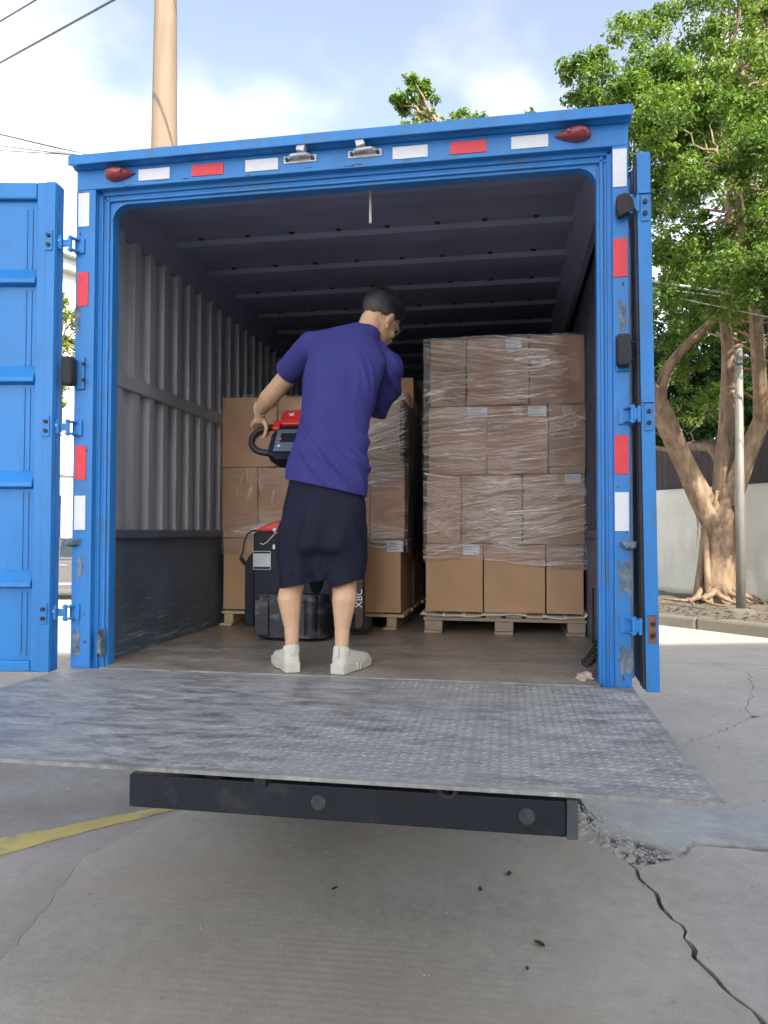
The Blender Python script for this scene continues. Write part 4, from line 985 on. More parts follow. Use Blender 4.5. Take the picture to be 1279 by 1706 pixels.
# forks
for x in (-.60, -.30):
    MB().prism([(1.36, 1.03), (1.36, 1.085), (2.45, 1.075), (2.52, 1.055), (2.52, 1.04)], 'x', x, x + .16).build('fork', JBLACK, jk, fixn=True, bevel=.006)
    MB().cyl((x + .05, 2.40, F + .04), (x + .11, 2.40, F + .04), .04, 14).build('load_roller', TYRE, jk)
MB().box(-.645, -.16, 1.30, 1.40, 1.03, 1.30).build('fork_carriage', JBLACK, jk, bevel=.005)
q = spot(612, 1040, 'y', 1.15); MB().cyl((q.x - .10, 1.15, q.z), (q.x + .02, 1.15, q.z), .045, 18).build('castor', TYRE, jk)
q = spot(545, 1018, 'y', 1.0); MB().box(q.x - .02, q.x + .19, .99, 1.06, q.z - .015, q.z + .012).build('cross_bar', JSCUFF, jk, bevel=.004)
# tiller
TX = -.335
tl = MB().tube([(TX + .01, 1.0, 1.26), (TX + .006, .86, 1.50), (TX, .62, 1.92)], [.045, .036, .034], 14).build('tiller_arm', JBLACK, jk)
HM = Matrix.Translation((TX, .545, 2.045)) @ Matrix.Rotation(R_(-28), 4, 'X')        # head tilted away over the arm
def hd(pts): return [tuple(HM @ Vector(p)) for p in pts]
m_ = MB().prism([(-.115, -.10), (-.108, .020), (-.075, .045), (.075, .045), (.108, .020), (.115, -.10), (.06, -.135), (-.06, -.135)], 'y', -.035, .045); m_.v = hd(m_.v)
th = m_.build('tiller_head', JBLACK, jk, fixn=True, bevel=.010)
m_ = MB().prism([(-.082, -.095), (-.075, .035), (.075, .035), (.082, -.095)], 'y', -.048, -.036); m_.v = hd(m_.v); m_.build('control_panel', JGREY, th, fixn=True, bevel=.008)
m_ = MB().box(-.05, .05, -.053, -.049, -.045, .005); m_.v = hd(m_.v); m_.build('display', JBLACK, th)
m_ = MB().box(-.058, -.045, -.056, -.049, -.038, -.025); m_.v = hd(m_.v); m_.build('button', JRED, th)
m_ = MB().box(-.058, -.045, -.056, -.049, -.075, -.066); m_.v = hd(m_.v); m_.build('button', WHITE, th)
m_ = MB().prism([(-.072, .075), (-.066, .140), (-.05, .152), (.05, .152), (.066, .140), (.072, .075), (.05, .066), (-.05, .066)], 'y', -.045, .055); m_.v = hd(m_.v)
rc = m_.build('tiller_cap', JRED, th, fixn=True, bevel=.014)
m_ = MB().prism([(-.058, .0455), (-.058, .0655), (.058, .0655), (.058, .0455)], 'y', -.03, .04); m_.v = hd(m_.v); m_.build('neck', JBLACK, th, fixn=True)
m_ = MB().prism([(-.070, .100), (-.066, .108), (.066, .108), (.070, .100)], 'y', -.0495, -.0455); m_.v = hd(m_.v); m_.build('cap_rib', JRED, rc, fixn=True)
bird = [(-.040, .135), (-.020, .121), (-.026, .112), (-.016, .106), (.016, .106), (.008, .118), (.012, .136), (-.006, .130), (-.014, .126)]
m_ = MB().prism([(x * .62 - .012, z * .62 + .050) for x, z in bird], 'y', -.0475, -.0456); m_.v = hd(m_.v); m_.build('bird_emblem', WHITE, rc, fixn=True)
for sx in (-1, 1):
    m_ = MB().box(min(sx * .075, sx * .112), max(sx * .075, sx * .112), -.03, .03, .05, .105); m_.v = hd(m_.v); m_.build('lever', JRED, th, bevel=.008)
    lp_ = [(.085, .082), (.13, .080), (.175, .070), (.205, .050), (.218, .018), (.215, -.020), (.195, -.050), (.16, -.068), (.105, -.078)]
    lp2 = []
    for k in range(len(lp_) - 1):
        for u in (0, .34, .67): lp2.append((lp_[k][0] * (1 - u) + lp_[k + 1][0] * u, lp_[k][1] * (1 - u) + lp_[k + 1][1] * u))
    lp2.append(lp_[-1])
    MB().tube(hd([(sx * x, 0, z) for x, z in lp2]), .0165, 12).build('handle_loop', CABLEM, th, smooth=True)
HANDB = HM @ Vector((-.188, 0, .060))

# coiled hose and rag in the rear right corner
hs_ = []
p0 = spot(1003, 1066, 'y', .20); p1 = spot(975, 1106, 'y', .13)
for k in range(150):
    u = k / 149; c = p0.lerp(p1, u) + Vector((0, 0, -.012 * math.sin(u * 3.14)))
    d = (p1 - p0).normalized(); e = d.orthogonal().normalized(); g = d.cross(e); a = k * .36
    hs_.append(c + (e * math.cos(a) + g * math.sin(a)) * .019)
pre = [Vector((1.075, .34, 1.35)), Vector((1.07, .30, 1.25)), Vector((1.06, .23, 1.13))]
tag(MB().tube(pre + hs_, .0042, 6).build('coiled_hose', CABLEM, smooth=True), 'black coiled air hose hanging in the rear right corner of the cargo floor', 'hose')
bm = bmesh.new(); bmesh.ops.create_icosphere(bm, subdivisions=3, radius=1); rr = random.Random(4)
for v in bm.verts:
    n_ = .25 * math.sin(v.co.x * 5 + v.co.y * 4) + .2 * math.sin(v.co.z * 7 + v.co.x * 3); v.co = Vector((1.018 + v.co.x * .030 * (1 + n_), .12 + v.co.y * .04 * (1 + n_), F + max(0.0, .009 + v.co.z * .017 * (1 + n_))))
me = bpy.data.meshes.new('rag'); bm.to_mesh(me); bm.free(); me.materials.append(CLOTH); me.polygons.foreach_set('use_smooth', [True] * len(me.polygons))
o = bpy.data.objects.new('rag', me); C.objects.link(o); tag(o, 'crumpled pale pink rag on the cargo floor below the coiled hose', 'rag')

# ================================================================== PERSON
def blob(name, prims, voxel, mat, parent, smooth=6, post=None, cut=None, strength=.5):
    """one continuous surface: overlapping solids fused by a voxel remesh, smoothed, then trimmed"""
    bm = bmesh.new()
    def ball(c, r, rot=None, sub=2):
        g = bmesh.ops.create_icosphere(bm, subdivisions=sub, radius=1)
        for v in g['verts']:
            p = Vector((v.co.x * r[0], v.co.y * r[1], v.co.z * r[2]))
            if rot is not None: p = rot @ p
            v.co = p + Vector(c)
    for pr in prims:
        if pr[0] == 'e': ball(pr[1], pr[2], pr[3] if len(pr) > 3 else None, 3)
        elif pr[0] == 'c':
            a, b, ra, rb = Vector(pr[1]), Vector(pr[2]), pr[3], pr[4]
            n = max(2, int((b - a).length / (min(ra, rb) * .4)) + 1)
            for i in range(n + 1):
                u = i / n; q = ra + (rb - ra) * u; ball(a.lerp(b, u), (q, q, q))
    me = bpy.data.meshes.new(name); bm.to_mesh(me); bm.free()
    o = bpy.data.objects.new(name, me); C.objects.link(o)
    m = o.modifiers.new('r', 'REMESH'); m.mode = 'VOXEL'; m.voxel_size = voxel
    if smooth:
        s = o.modifiers.new('s', 'SMOOTH'); s.factor = strength; s.iterations = smooth
    dg = bpy.context.evaluated_depsgraph_get(); dg.update()
    me2 = bpy.data.meshes.new_from_object(o.evaluated_get(dg)); o.modifiers.clear(); o.data = me2; bpy.data.meshes.remove(me); me2.name = name
    bm = bmesh.new(); bm.from_mesh(me2)
    if 0:
        pass
    if cut:
        dele = [f for f in bm.faces if any((f.calc_center_median() - Vector(pt)).dot(Vector(nrm)) > 0 and (lim is None or (f.calc_center_median() - Vector(pt)).length < lim) for (pt, nrm, lim) in cut)]
        bmesh.ops.delete(bm, geom=dele, context='FACES')
        # keep the largest piece, straighten the trimmed rims
        for (pt, nrm, lim) in cut:
            n_ = Vector(nrm).normalized()
            for v in bm.verts:
                if v.is_boundary:
                    d = (v.co - Vector(pt)).dot(n_)
                    if abs(d) < voxel * 1.6 and (lim is None or (v.co - Vector(pt)).length < lim * 1.1): v.co -= n_ * d
    if post:
        bm.normal_update()
        mv = [(v, post(v.co, v.normal)) for v in bm.verts]
        for v, d in mv:
            if d is not None: v.co += d
    bm.to_mesh(me2); bm.free()
    me2.materials.clear(); me2.materials.append(mat)
    me2.polygons.foreach_set('use_smooth', np.ones(len(me2.polygons), bool))
    if parent: o.parent = parent; off_ = OFF[parent.name]; me2.transform(Matrix.Translation(-off_)); OFF[o.name] = off_
    return o
PB = Vector((-.06, .14, F))
man = thing('person', 'man in a blue polo shirt and dark shorts, seen from behind, gripping the tiller', 'person', PB)
def P(px, py, y): return spot(px, py, 'y', y)
# --- head in its own frame (faces +y), then turned right, bowed and tilted
HC = P(631, 532, .40)
HR = (Matrix.Rotation(R_(-30), 3, 'Z') @ Matrix.Rotation(R_(-30), 3, 'X') @ Matrix.Rotation(R_(15), 3, 'Y'))
HS = 1.06
def hp(x, y, z): return HC + HR @ (Vector((x, y, z)) * HS)
def he(c, r, rot=None):
    rr_ = HR if rot is None else HR @ rot
    return ('e', hp(*c), tuple(q * HS for q in r), rr_)
skinp = [
 he((0, -.012, .045), (.076, .096, .080)), he((0, .02, .02), (.070, .075, .075)), he((0, .03, -.04), (.058, .066, .062)), he((0, .045, -.075), (.045, .048, .042)),
 he((0, .083, -.098), (.022, .018, .018)), he((0, .083, .022), (.050, .018, .014)), he((0, .095, -.052), (.026, .014, .012)), he((0, .094, -.066), (.023, .013, .008)),
 he((-.035, .066, -.022), (.024, .026, .022)), he((.035, .066, -.022), (.024, .026, .022)),
 ('c', hp(0, .090, .012), hp(0, .112, -.030), .009, .014), he((-.012, .1, -.034), (.010, .012, .009)), he((.012, .1, -.034), (.010, .012, .009)),
]
for s in (-1, 1):
    er = Matrix.Rotation(R_(-12), 3, 'X') @ Matrix.Rotation(R_(22 * s), 3, 'Z')
    skinp += [he((s * .079, -.004, -.004), (.010, .021, .033), er), he((s * .077, .004, -.034), (.009, .011, .014))]
neck0 = P(604, 575, .315)
skinp += [('c', hp(0, -.030, -.035), neck0, .052, .060), ('c', hp(0, -.010, -.05), P(612, 580, .34), .048, .055)]
# --- trunk, arms, legs
pel = P(541, 830, .12); chest = P(575, 640, .21)
shL, shR = P(518, 580, .285), P(646, 614, .345)
elL = P(458, 652, .41); wrL = HANDB + Vector((.020, -.060, .075)) + Vector((0, 0, .02))
elR = P(596, 700, .47); wrR = P(560, 712, .56)
skinp += [('e', pel, (.120, .085, .10)), ('c', pel, chest, .085, .095), ('c', chest, neck0, .085, .05), ('c', shL, shR, .05, .05)]
skinp += [('c', shL, elL, .050, .046), ('c', elL, elL.lerp(wrL, .35), .047, .049), ('c', elL.lerp(wrL, .35), wrL, .049, .030)]
skinp += [('c', shR, elR, .046, .040), ('c', elR, wrR, .042, .028)]
hipL, hipR = P(505, 850, .12), P(577, 850, .13)
knL, knR = P(488, 968, .12), P(574, 968, .13)
anL, anR = P(486, 1080, .072), P(569, 1083, .062)
for h_, k_, a_, s in ((hipL, knL, anL, -1), (hipR, knR, anR, 1)):
    skinp += [('c', h_, k_, .070, .054)]
    cv = k_.lerp(a_, .26) + Vector((.007 * s, -.022, 0))
    skinp += [('c', k_, cv, .053, .054), ('c', cv, k_.lerp(a_, .68) + Vector((0, -.006, 0)), .054, .034), ('c', k_.lerp(a_, .68) + Vector((0, -.006, 0)), a_, .034, .029), ('c', k_, a_, .045, .027)]
    skinp += [('c', a_, a_ + Vector((0, .004, -.05)), .028, .026)]
# --- hands: palm, four bent fingers, thumb
def hand(B, wr, s, fx):
    """B = point on the bar; the palm lies over the bar, fingers go over the far side and curl under"""
    up = Vector((0, -.25, 1)).normalized()
    pr = [('c', wr, B + Vector((.012, -.030, .055)), .026, .027)]
    for i in range(4):
        x = (-.040 + .0245 * i)
        k0 = B + Vector((x, .004, .036 - .004 * abs(i - 1.2)))
        pr += [('c', B + Vector((.012 + x * .45, -.032, .050)), k0, .016, .0125)]
        ln = (.9, 1.0, 1.04, .88)[i]
        k1 = B + Vector((x * 1.02, .004 + .034 * ln, .014)); k2 = B + Vector((x * 1.02, .002 + .032 * ln, -.014 * ln)); k3 = B + Vector((x, .004, -.031 * ln))
        pr += [('c', k0, k1, .0115, .0098), ('c', k1, k2, .0098, .009), ('c', k2, k3, .009, .0078)]
    t0 = B + Vector((.036, -.036, .046)); t1 = B + Vector((.050, -.036, .012)); t2 = B + Vector((.040, -.028, -.018)); t3 = B + Vector((.030, -.022, -.036))
    pr += [('c', B + Vector((.016, -.034, .056)), t0, .018, .014), ('c', t0, t1, .0135, .011), ('c', t1, t2, .011, .010), ('c', t2, t3, .010, .0085)]
    return pr
skinp += hand(HANDB, wrL, -1, 0)
HB2 = HM @ Vector((.165, 0, .073))
wr2 = HB2 + Vector((-.02, -.06, .10))
skinp += [('c', elR, wr2, .040, .027)]
skinp += hand(HB2, wr2, 1, 0)
skinp = [p for p in skinp if not (p[0] == 'c' and (Vector(p[2]) - wrR).length < 1e-6)]
body = blob('body', skinp, .0048, SKIN, man, smooth=4)

# --- hair: close-cropped, faded at the nape and sides
def hairpost(co, n):
    q = HR.inverted() @ (co - HC) / HS
    # grow outwards a little with a ragged surface
    t = .0015 * math.sin(q.x * 300 + 4 * math.sin(q.z * 200)) * math.sin(q.y * 260 + q.z * 170)
    return n * t
hb = blob('hair', [he((0, -.013, .048), (.0805, .1015, .0865)), he((0, .012, .062), (.074, .085, .076))], .0055, HAIRM, man, 3, hairpost)
bm = bmesh.new(); bm.from_mesh(hb.data); dele = []
for f in bm.faces:
    q = HR.inverted() @ (f.calc_center_median() + PB - HC) / HS
    lim = .030 if q.y > .06 else (.012 if q.y > .01 else -.002 - .9 * max(0, -.02 - q.y) * .55)
    lim += .004 * math.sin(q.x * 170) + .003 * math.sin(q.y * 230)
    if q.y > .085: lim = .055
    if q.z < lim: dele.append(f)
bmesh.ops.delete(bm, geom=dele, context='FACES'); bm.normal_update()
ring = {v for v in bm.verts if v.is_boundary}; done = set()
for amt in (.0052, .0042, .0031, .0020, .0010):
    for v in ring: v.co -= v.normal * amt
    done |= ring; ring = {e.other_vert(v) for v in ring for e in v.link_edges} - done
bm.to_mesh(hb.data); bm.free()
# fade: stubble thins towards the nape and temples
hm, hnt, hP, hN, hL = new_mat('faded_black_hair')
tcn = hN('ShaderNodeTexCoord'); mpn = hN('ShaderNodeMapping')
Rt = HR.inverted(); cc = HC - PB
mpn.vector_type = 'POINT'
eul = Rt.to_euler(); mpn.inputs['Rotation'].default_value = eul
mpn.inputs['Location'].default_value = -(Rt @ cc)
hL(tcn.outputs['Object'], mpn.inputs[0])
sp_ = hN('ShaderNodeSeparateXYZ'); hL(mpn.outputs[0], sp_.inputs[0])
nn_ = noise(hN, hL, mpn.outputs[0], 45, 6, .7)
ma = hN('ShaderNodeMath'); ma.operation = 'MULTIPLY_ADD'; ma.inputs[1].default_value = .035; hL(nn_.outputs['Fac'], ma.inputs[0]); hL(sp_.outputs['Z'], ma.inputs[2])
rr_ = ramp(hN, hL, ma.outputs[0], .004, .058)
sc = mixc(hN, hL, rr_.outputs[0], (.085, .062, .052), (.008, .008, .010)); hL(sc, hP.inputs['Base Color']); hP.inputs['Roughness'].default_value = .55
fn_ = noise(hN, hL, mpn.outputs[0], 420, 3, .7); bb = hN('ShaderNodeBump'); bb.inputs['Strength'].default_value = .6; bb.inputs['Distance'].default_value = .003; hL(fn_.outputs['Fac'], bb.inputs['Height']); hL(bb.outputs[0], hP.inputs['Normal'])
hb.data.materials.clear(); hb.data.materials.append(hm)
# short upright hairs over the crown
mb = MB(); rr = random.Random(12)
for i in range(2600):
    a = rr.uniform(0, 2 * math.pi); zc = rr.uniform(.25, 1); sr = math.sqrt(1 - zc * zc)
    d = Vector((sr * math.cos(a), sr * math.sin(a), zc)); b0 = Vector((d.x * .079, -.012 + d.y * .099, .050 + d.z * .085))
    if b0.y > .075 and b0.z < .07: continue
    tip = b0 + Vector((d.x * .5 + rr.gauss(0, .3), d.y * .5 + rr.gauss(0, .3) + .2, d.z + .3)).normalized() * rr.uniform(.006, .013)
    sd = d.cross(Vector((rr.random(), rr.random(), rr.random()))).normalized() * .0011
    mb.add([hp(*(b0 - sd)), hp(*(b0 + sd)), hp(*tip)], [(0, 1, 2)])
kind(mb.build('hair_tuft', HAIRM, hb), 'stuff')
# glasses
GLM = basic('black_glasses_frame', (.015, .013, .014), .3)
gl_ = MB().tube([hp(-.079, -.02, .010), hp(-.079, .05, .014), hp(-.068, .088, .014)], .0022, 6).build('glasses_temple', GLM, man)
MB().tube([hp(.080, -.022, .004), hp(.081, -.012, .016), hp(.081, .05, .016), hp(.070, .090, .014)], .0024, 6).build('glasses_temple', GLM, man)
for s in (-1, 1):
    rim = [hp(s * .034 + .026 * math.cos(a), .101 - .012 * abs(s * .034 + .026 * math.cos(a)) / .06, .006 + .019 * math.sin(a)) for a in [2 * math.pi * k / 20 for k in range(21)]]
    g_ = MB().tube(rim, .0022, 6).build('glasses_rim', GLM, man)
    mb = MB().add(rim[:20], [tuple(range(20))]); ln_ = mb.build('lens', basic('lens_glass', (.3, .3, .32), .05), g_)
MB().tube([hp(-.009, .103, .010), hp(0, .108, .013), hp(.009, .103, .010)], .0022, 6).build('glasses_bridge', GLM, man)
for s in (-1, 1):
    MB().tube([hp(s * .034 - .014, .086, .006), hp(s * .034, .089, .006), hp(s * .034 + .014, .086, .006)], [.004, .008, .004], 10).build('eye', basic('eye_dark', (.05, .04, .035), .2), man)

# --- polo shirt
secs = [((541, 812), .125, .180, .128), ((543, 790), .13, .179, .126), ((546, 765), .135, .170, .122), ((550, 738), .145, .158, .116), ((553, 712), .155, .152, .113), ((557, 688), .17, .154, .114), ((562, 662), .185, .162, .116),
        ((567, 640), .20, .172, .118), ((573, 618), .222, .178, .116), ((578, 600), .245, .172, .108), ((583, 584), .268, .150, .095), ((590, 570), .29, .115, .078), ((597, 560), .305, .080, .064)]
sp = []
tiltR = Matrix.Rotation(R_(9), 3, 'Y')
for i in range(len(secs) - 1):
    (a, ya, wa, da), (b, yb, wb, db) = secs[i], secs[i + 1]
    for u in (0, .2, .4, .6, .8):
        px = a[0] + (b[0] - a[0]) * u; py = a[1] + (b[1] - a[1]) * u
        sp.append(('e', P(px, py, ya + (yb - ya) * u), (wa + (wb - wa) * u, da + (db - da) * u, .055), tiltR))
sp += [('c', P(519, 577, .275), P(596, 560, .305), .062, .062), ('c', P(600, 563, .31), P(646, 612, .345), .062, .066)]
slL = P(477, 622, .365); slR = P(622, 683, .475)
sp += [('c', P(519, 578, .28), slL, .070, .062), ('c', slL, slL + (slL - P(519, 578, .28)) * .3, .062, .058)]
sp += [('c', P(645, 612, .345), P(640, 645, .40), .076, .072), ('c', P(640, 645, .40), slR, .072, .066), ('c', slR, slR + (slR - P(640, 645, .40)) * .4, .066, .062)]
# hem skirt below the cut, so the cut is clean
sp += [('e', P(541, 830, .125), (.181, .129, .06), tiltR)]
hemc = P(541, 812, .12); hn = Vector((-.215, 0, -1)).normalized()
dL = (slL - P(519, 578, .28)).normalized(); dR = (slR - P(640, 645, .40)).normalized()
neckp = P(606, 556, .31); nn2 = (hp(0, -.03, -.06) - neck0).normalized()
def fold(co, n):
    q = co; x, z, y = q.x, q.z, q.y
    d = 0
    # hanging pull folds from the right underarm down to the waist
    w_ = max(0, min(1, (x + .20) / .22)) * max(0, min(1, (2.42 - z) / .14)) * max(0, min(1, (z - 1.70) / .15))
    w_ *= .6 + .4 * math.sin(z * 11 + x * 6)
    d += w_ * .021 * (1 - abs(math.sin((x * .80 + z * .42) * 40 + 1.2 * math.sin(z * 9 + 2)))) ** 2.2
    d += w_ * .011 * (1 - abs(math.sin((x * .9 + z * .25) * 62 + 2 * math.sin(z * 13)))) ** 2.5
    sh = max(0, min(1, (z - 2.30) / .1)) * max(0, min(1, abs(x - .02) / .15)); d += sh * .0012 * math.sin((x + z) * 60 + 2 * math.sin(x * 20))
    # soft vertical drape over the back
    b = max(0, min(1, (2.35 - z) / .3)) * (1 if y < .25 else .4)
    d += b * .0075 * math.sin(x * 34 + 2.0 * math.sin(z * 5 + 1)) 
    # waist bunching on the left and above the hem
    e = max(0, 1 - abs(z - 1.93) / .16)
    d += e * .0035 * math.sin(z * 70 + x * 22) * (.4 + .6 * max(0, min(1, (x + .12) / .2)))
    return n * d
shirt = blob('polo_shirt', sp, .0075, SHIRT, man, 14, fold, cut=[(hemc, hn, None), (slL, dL, .12), (slR, dR, .12), (neckp + nn2 * .028, nn2, .13)])
md = shirt.modifiers.new('cloth', 'SOLIDIFY'); md.thickness = .003; md.offset = 1
sb = shirt.modifiers.new('sm', 'SUBSURF'); sb.levels = 1; sb.render_levels = 1
# collar: folded band round the neck
cen = neck0.lerp(hp(0, -.03, -.05), .34)
ax = nn2; e1 = ax.orthogonal().normalized(); e2 = ax.cross(e1)
vs = []; fs = []; K = 36
prof_ = [(.082, -.030), (.077, -.004), (.070, .024), (.066, .030), (.062, .022), (.060, -.01)]
for k in range(K):
    a = 2 * math.pi * k / K
    for (r_, h_) in prof_:
        vs.append(cen + (e1 * math.cos(a) + e2 * math.sin(a)) * (r_ + .003 * math.sin(a * 3)) + ax * h_)
m_ = len(prof_)
for k in range(K):
    for j in range(m_ - 1):
        k2 = (k + 1) % K; fs.append((k * m_ + j, k2 * m_ + j, k2 * m_ + j + 1, k * m_ + j + 1))
co_ = MB().add(vs, fs).build('collar', SHIRT, shirt, smooth=True, fixn=True)
md = co_.modifiers.new('t', 'SOLIDIFY'); md.thickness = .002
# ribbed sleeve cuffs
def cuff(c, d, r):
    e1 = d.orthogonal().normalized(); e2 = d.cross(e1)
    pts = [c + (e1 * math.cos(2 * math.pi * k / 28) + e2 * math.sin(2 * math.pi * k / 28)) * r for k in range(29)]
    return pts

# --- shorts
P1 = []
for k in range(19):
    u = k / 18; P1.append(('e', P(541 - 1 * u, 790 + 120 * u, .122), (.150 + .036 * min(1, u * 2.0), .100 + .030 * min(1, u * 1.6), .045), None))
for k in range(15):
    u = k / 14
    if k < 11: P1.append(('e', P(540 - 1 * u, 880 + 118 * u, .115), (.12 - .11 * u, .104 - .022 * u, .045)))
    P1.append(('e', P(500 - 3 * u, 880 + 118 * u, .115 - .012 * u), (.096 - .013 * u, .100 - .018 * u, .05)))
    P1.append(('e', P(578 - 2 * u, 880 + 118 * u, .120 - .012 * u), (.094 - .028 * u, .098 - .024 * u, .05)))
hL_ = P(493, 975, .10); hR_c = P(575, 973, .10)
def sfold(co, n):
    x, y, z = co
    lo_ = max(0, min(1, (1.80 - z) / .2))
    d = .006 * math.sin(x * 46 + 2.5 * math.sin(z * 6)) * lo_
    d += lo_ * .008 * (1 - abs(math.sin((x * .95 - .30 * z * (1 if x < -.06 else -1)) * 30 + 1.0 * math.sin(z * 7)))) ** 3
    g = max(0, 1 - abs(z - 1.55) / .10); d += g * .0012 * math.sin((z + .55 * abs(x + .06)) * 70 + 1.5 * math.sin(x * 30))
    h = max(0, 1 - abs(z - 1.40) / .09); d += h * .004 * math.sin(x * 90 + z * 20)
    return n * d
shorts = blob('shorts', P1, .0075, SHORT, man, 30, sfold, cut=[(hL_, Vector((.18, 0, -1)), .16), (hR_c, Vector((-.33, 0, -1)).normalized() * -1 if False else Vector((.30, 0, -1)), .15)])
bm = bmesh.new(); bm.from_mesh(shorts.data)
low = [f for f in bm.faces if f.calc_center_median().z + F < 1.285]
bmesh.ops.delete(bm, geom=low, context='FACES'); bm.to_mesh(shorts.data); bm.free()
md = shorts.modifiers.new('cloth', 'SOLIDIFY'); md.thickness = .003; md.offset = 1
sb = shorts.modifiers.new('sm', 'SUBSURF'); sb.levels = 1; sb.render_levels = 1

# --- shoes
def shoe(heel, deg):
    Ms = Matrix.Translation(heel) @ Matrix.Rotation(R_(deg), 4, 'Z')     # local +y = toe direction
    prof = [(-.004, .030), (.02, .036), (.07, .036), (.13, .041), (.19, .048), (.235, .044), (.268, .028), (.278, .006)]
    out_ = []
    for y, w_ in prof: out_.append((w_, y))
    for y, w_ in reversed(prof): out_.append((-w_, y))
    m_ = MB().prism(out_, 'z', 0.002, .043); m_.v = [tuple(Ms @ Vector(v)) for v in m_.v]
    so = m_.build('shoe', SOLE, man, fixn=True, bevel=.009, seg=3)
    # upper: lofted rings from heel collar to toe
    rings = [(.002, .022, .040, .098), (.014, .031, .040, .106), (.040, .035, .040, .104), (.068, .036, .040, .100), (.10, .038, .040, .092), (.14, .041, .040, .082), (.18, .043, .040, .073), (.22, .041, .040, .066), (.248, .034, .040, .059), (.266, .018, .040, .050)]
    vs = []; fs = []; K = 16
    for (y, w_, zb, zt) in rings:
        for k in range(K + 1):
            a = math.pi * k / K
            ca = math.cos(a); sa = math.sin(a)
            vs.append(Ms @ Vector((w_ * (abs(ca) ** .7) * (1 if ca > 0 else -1), y, zb + (zt - zb) * (sa ** .75))))
    for i in range(len(rings) - 1):
        for k in range(K): fs.append((i * (K + 1) + k, i * (K + 1) + k + 1, (i + 1) * (K + 1) + k + 1, (i + 1) * (K + 1) + k))
    fs.append(tuple(range(K + 1))); fs.append(tuple((len(rings) - 1) * (K + 1) + k for k in range(K + 1)))
    up = MB().add(vs, fs).build('upper', SHOE, so, smooth=True, fixn=True)
    vs = []; fs = []; K2 = 20
    for (sc_, z_) in ((1.0, .078), (.98, .097), (.90, .107), (.86, .109), (.80, .100)):
        for k in range(K2):
            a = 2 * math.pi * k / K2
            vs.append(Ms @ Vector((.036 * sc_ * math.cos(a), .040 + .040 * sc_ * math.sin(a), z_ - .010 * math.sin(a))))
    for i in range(4):
        for k in range(K2): fs.append((i * K2 + k, i * K2 + (k + 1) % K2, (i + 1) * K2 + (k + 1) % K2, (i + 1) * K2 + k))
    MB().add(vs, fs).build('ankle_collar', SHOE, so, smooth=True, fixn=True)
    m_ = MB().box(-.009, .009, -.008, .001, .075, .118); m_.v = [tuple(Ms @ Vector(v)) for v in m_.v]; m_.build('heel_tab', SHOE, so, bevel=.003)
    # side flutes of the sole
    for k in range(7):
        y = .10 + .022 * k; w_ = .044 + .004 * math.sin(k)
        for s in (-1, 1):
            m_ = MB().box(min(s * (w_ - .004), s * (w_ + .0035)), max(s * (w_ - .004), s * (w_ + .0035)), y, y + .012, .006, .038); m_.v = [tuple(Ms @ Vector(v)) for v in m_.v]; m_.build('sole_flute', SOLE, so)
hl = spot(483, 1121, 'z', F); hr_ = spot(566, 1124, 'z', F)
shoe(Vector((hl.x + .012, .028, F)), 29); shoe(Vector((hr_.x - .010, .024, F)), -13)
# --- beaded bracelet on the left wrist
d = (wrL - elL).normalized(); e1 = d.orthogonal().normalized(); e2 = d.cross(e1)
c0 = wrL - d * .012
br = None
for k in range(26):
    a = 2 * math.pi * k / 26
    p = c0 + (e1 * math.cos(a) + e2 * math.sin(a)) * .0335 + d * .010 * math.cos(a + .6)
    bm = bmesh.new(); bmesh.ops.create_icosphere(bm, subdivisions=1, radius=.0046)
    if br is None:
        me = bpy.data.meshes.new('bracelet_bead'); bm.to_mesh(me); me.materials.append(BEAD)
        br = MB().tube([c0 + (e1 * math.cos(q) + e2 * math.sin(q)) * .0335 + d * .010 * math.cos(q + .6) for q in [2 * math.pi * j / 30 for j in range(31)]], .0012, 5).build('bracelet', BEAD, man)
        bead = me
    bm.free(); share(bead, 'bead', br, p - PB)

# ================================================================== BACKGROUND
# unseen building put behind the camera to shade the yard
FH = 16.46
fd = Vector((1, .294)).normalized(); fn = Vector((fd.y, -fd.x))
def fpt(s, d, z): q = Vector((0, -14.0)) + fd * s + fn * d; return (q.x, q.y, z)
fac = thing('shade_building', 'tall cream block, unseen, put behind the viewer to shade the yard', 'building', (0, -14, 0))
mb = MB(); A, B = 2.5, 23
mb.add([fpt(A, 0, 0), fpt(B, 0, 0), fpt(B, 14, 0), fpt(A, 14, 0), fpt(A, 0, FH), fpt(B, 0, FH), fpt(B, 14, FH), fpt(A, 14, FH)], [(0, 1, 5, 4), (1, 2, 6, 5), (2, 3, 7, 6), (3, 0, 4, 7), (4, 5, 6, 7)])
mb.build('wall', CREAM, fac, fixn=True)
# white works building seen through the gap on the left
bd = Vector((.39, .92)).normalized(); bn = Vector((bd.y, -bd.x))
Q = Vector(spot(104, 975, 'z', 0)[:2])
wb = thing('works_building', 'white two storey building glimpsed between the left door and the truck', 'building', (Q.x, Q.y, 0))
def bpt(s, d, z): q = Q + bd * s + bn * d; return Vector((q.x, q.y, z))
def bbox(mb, s0, s1, d0, d1, z0, z1):
    vs = [bpt(s, d, z) for z in (z0, z1) for d in (d0, d1) for s in (s0, s1)]
    return mb.add(vs, [(0, 2, 3, 1), (4, 5, 7, 6), (0, 1, 5, 4), (1, 3, 7, 5), (3, 2, 6, 7), (2, 0, 4, 6)])
HB = spot(100, 452, 'z', 0)
dQ = (Vector((Q.x, Q.y, 0)) - Vector((CAM[0], CAM[1], 0))).length
HTOP = CAM[2] + (885 - 462) / FPX * dQ * .98
bbox(MB(), -16, 22, -9, 0, 0, HTOP).build('wall', STUCCO, wb, fixn=True)
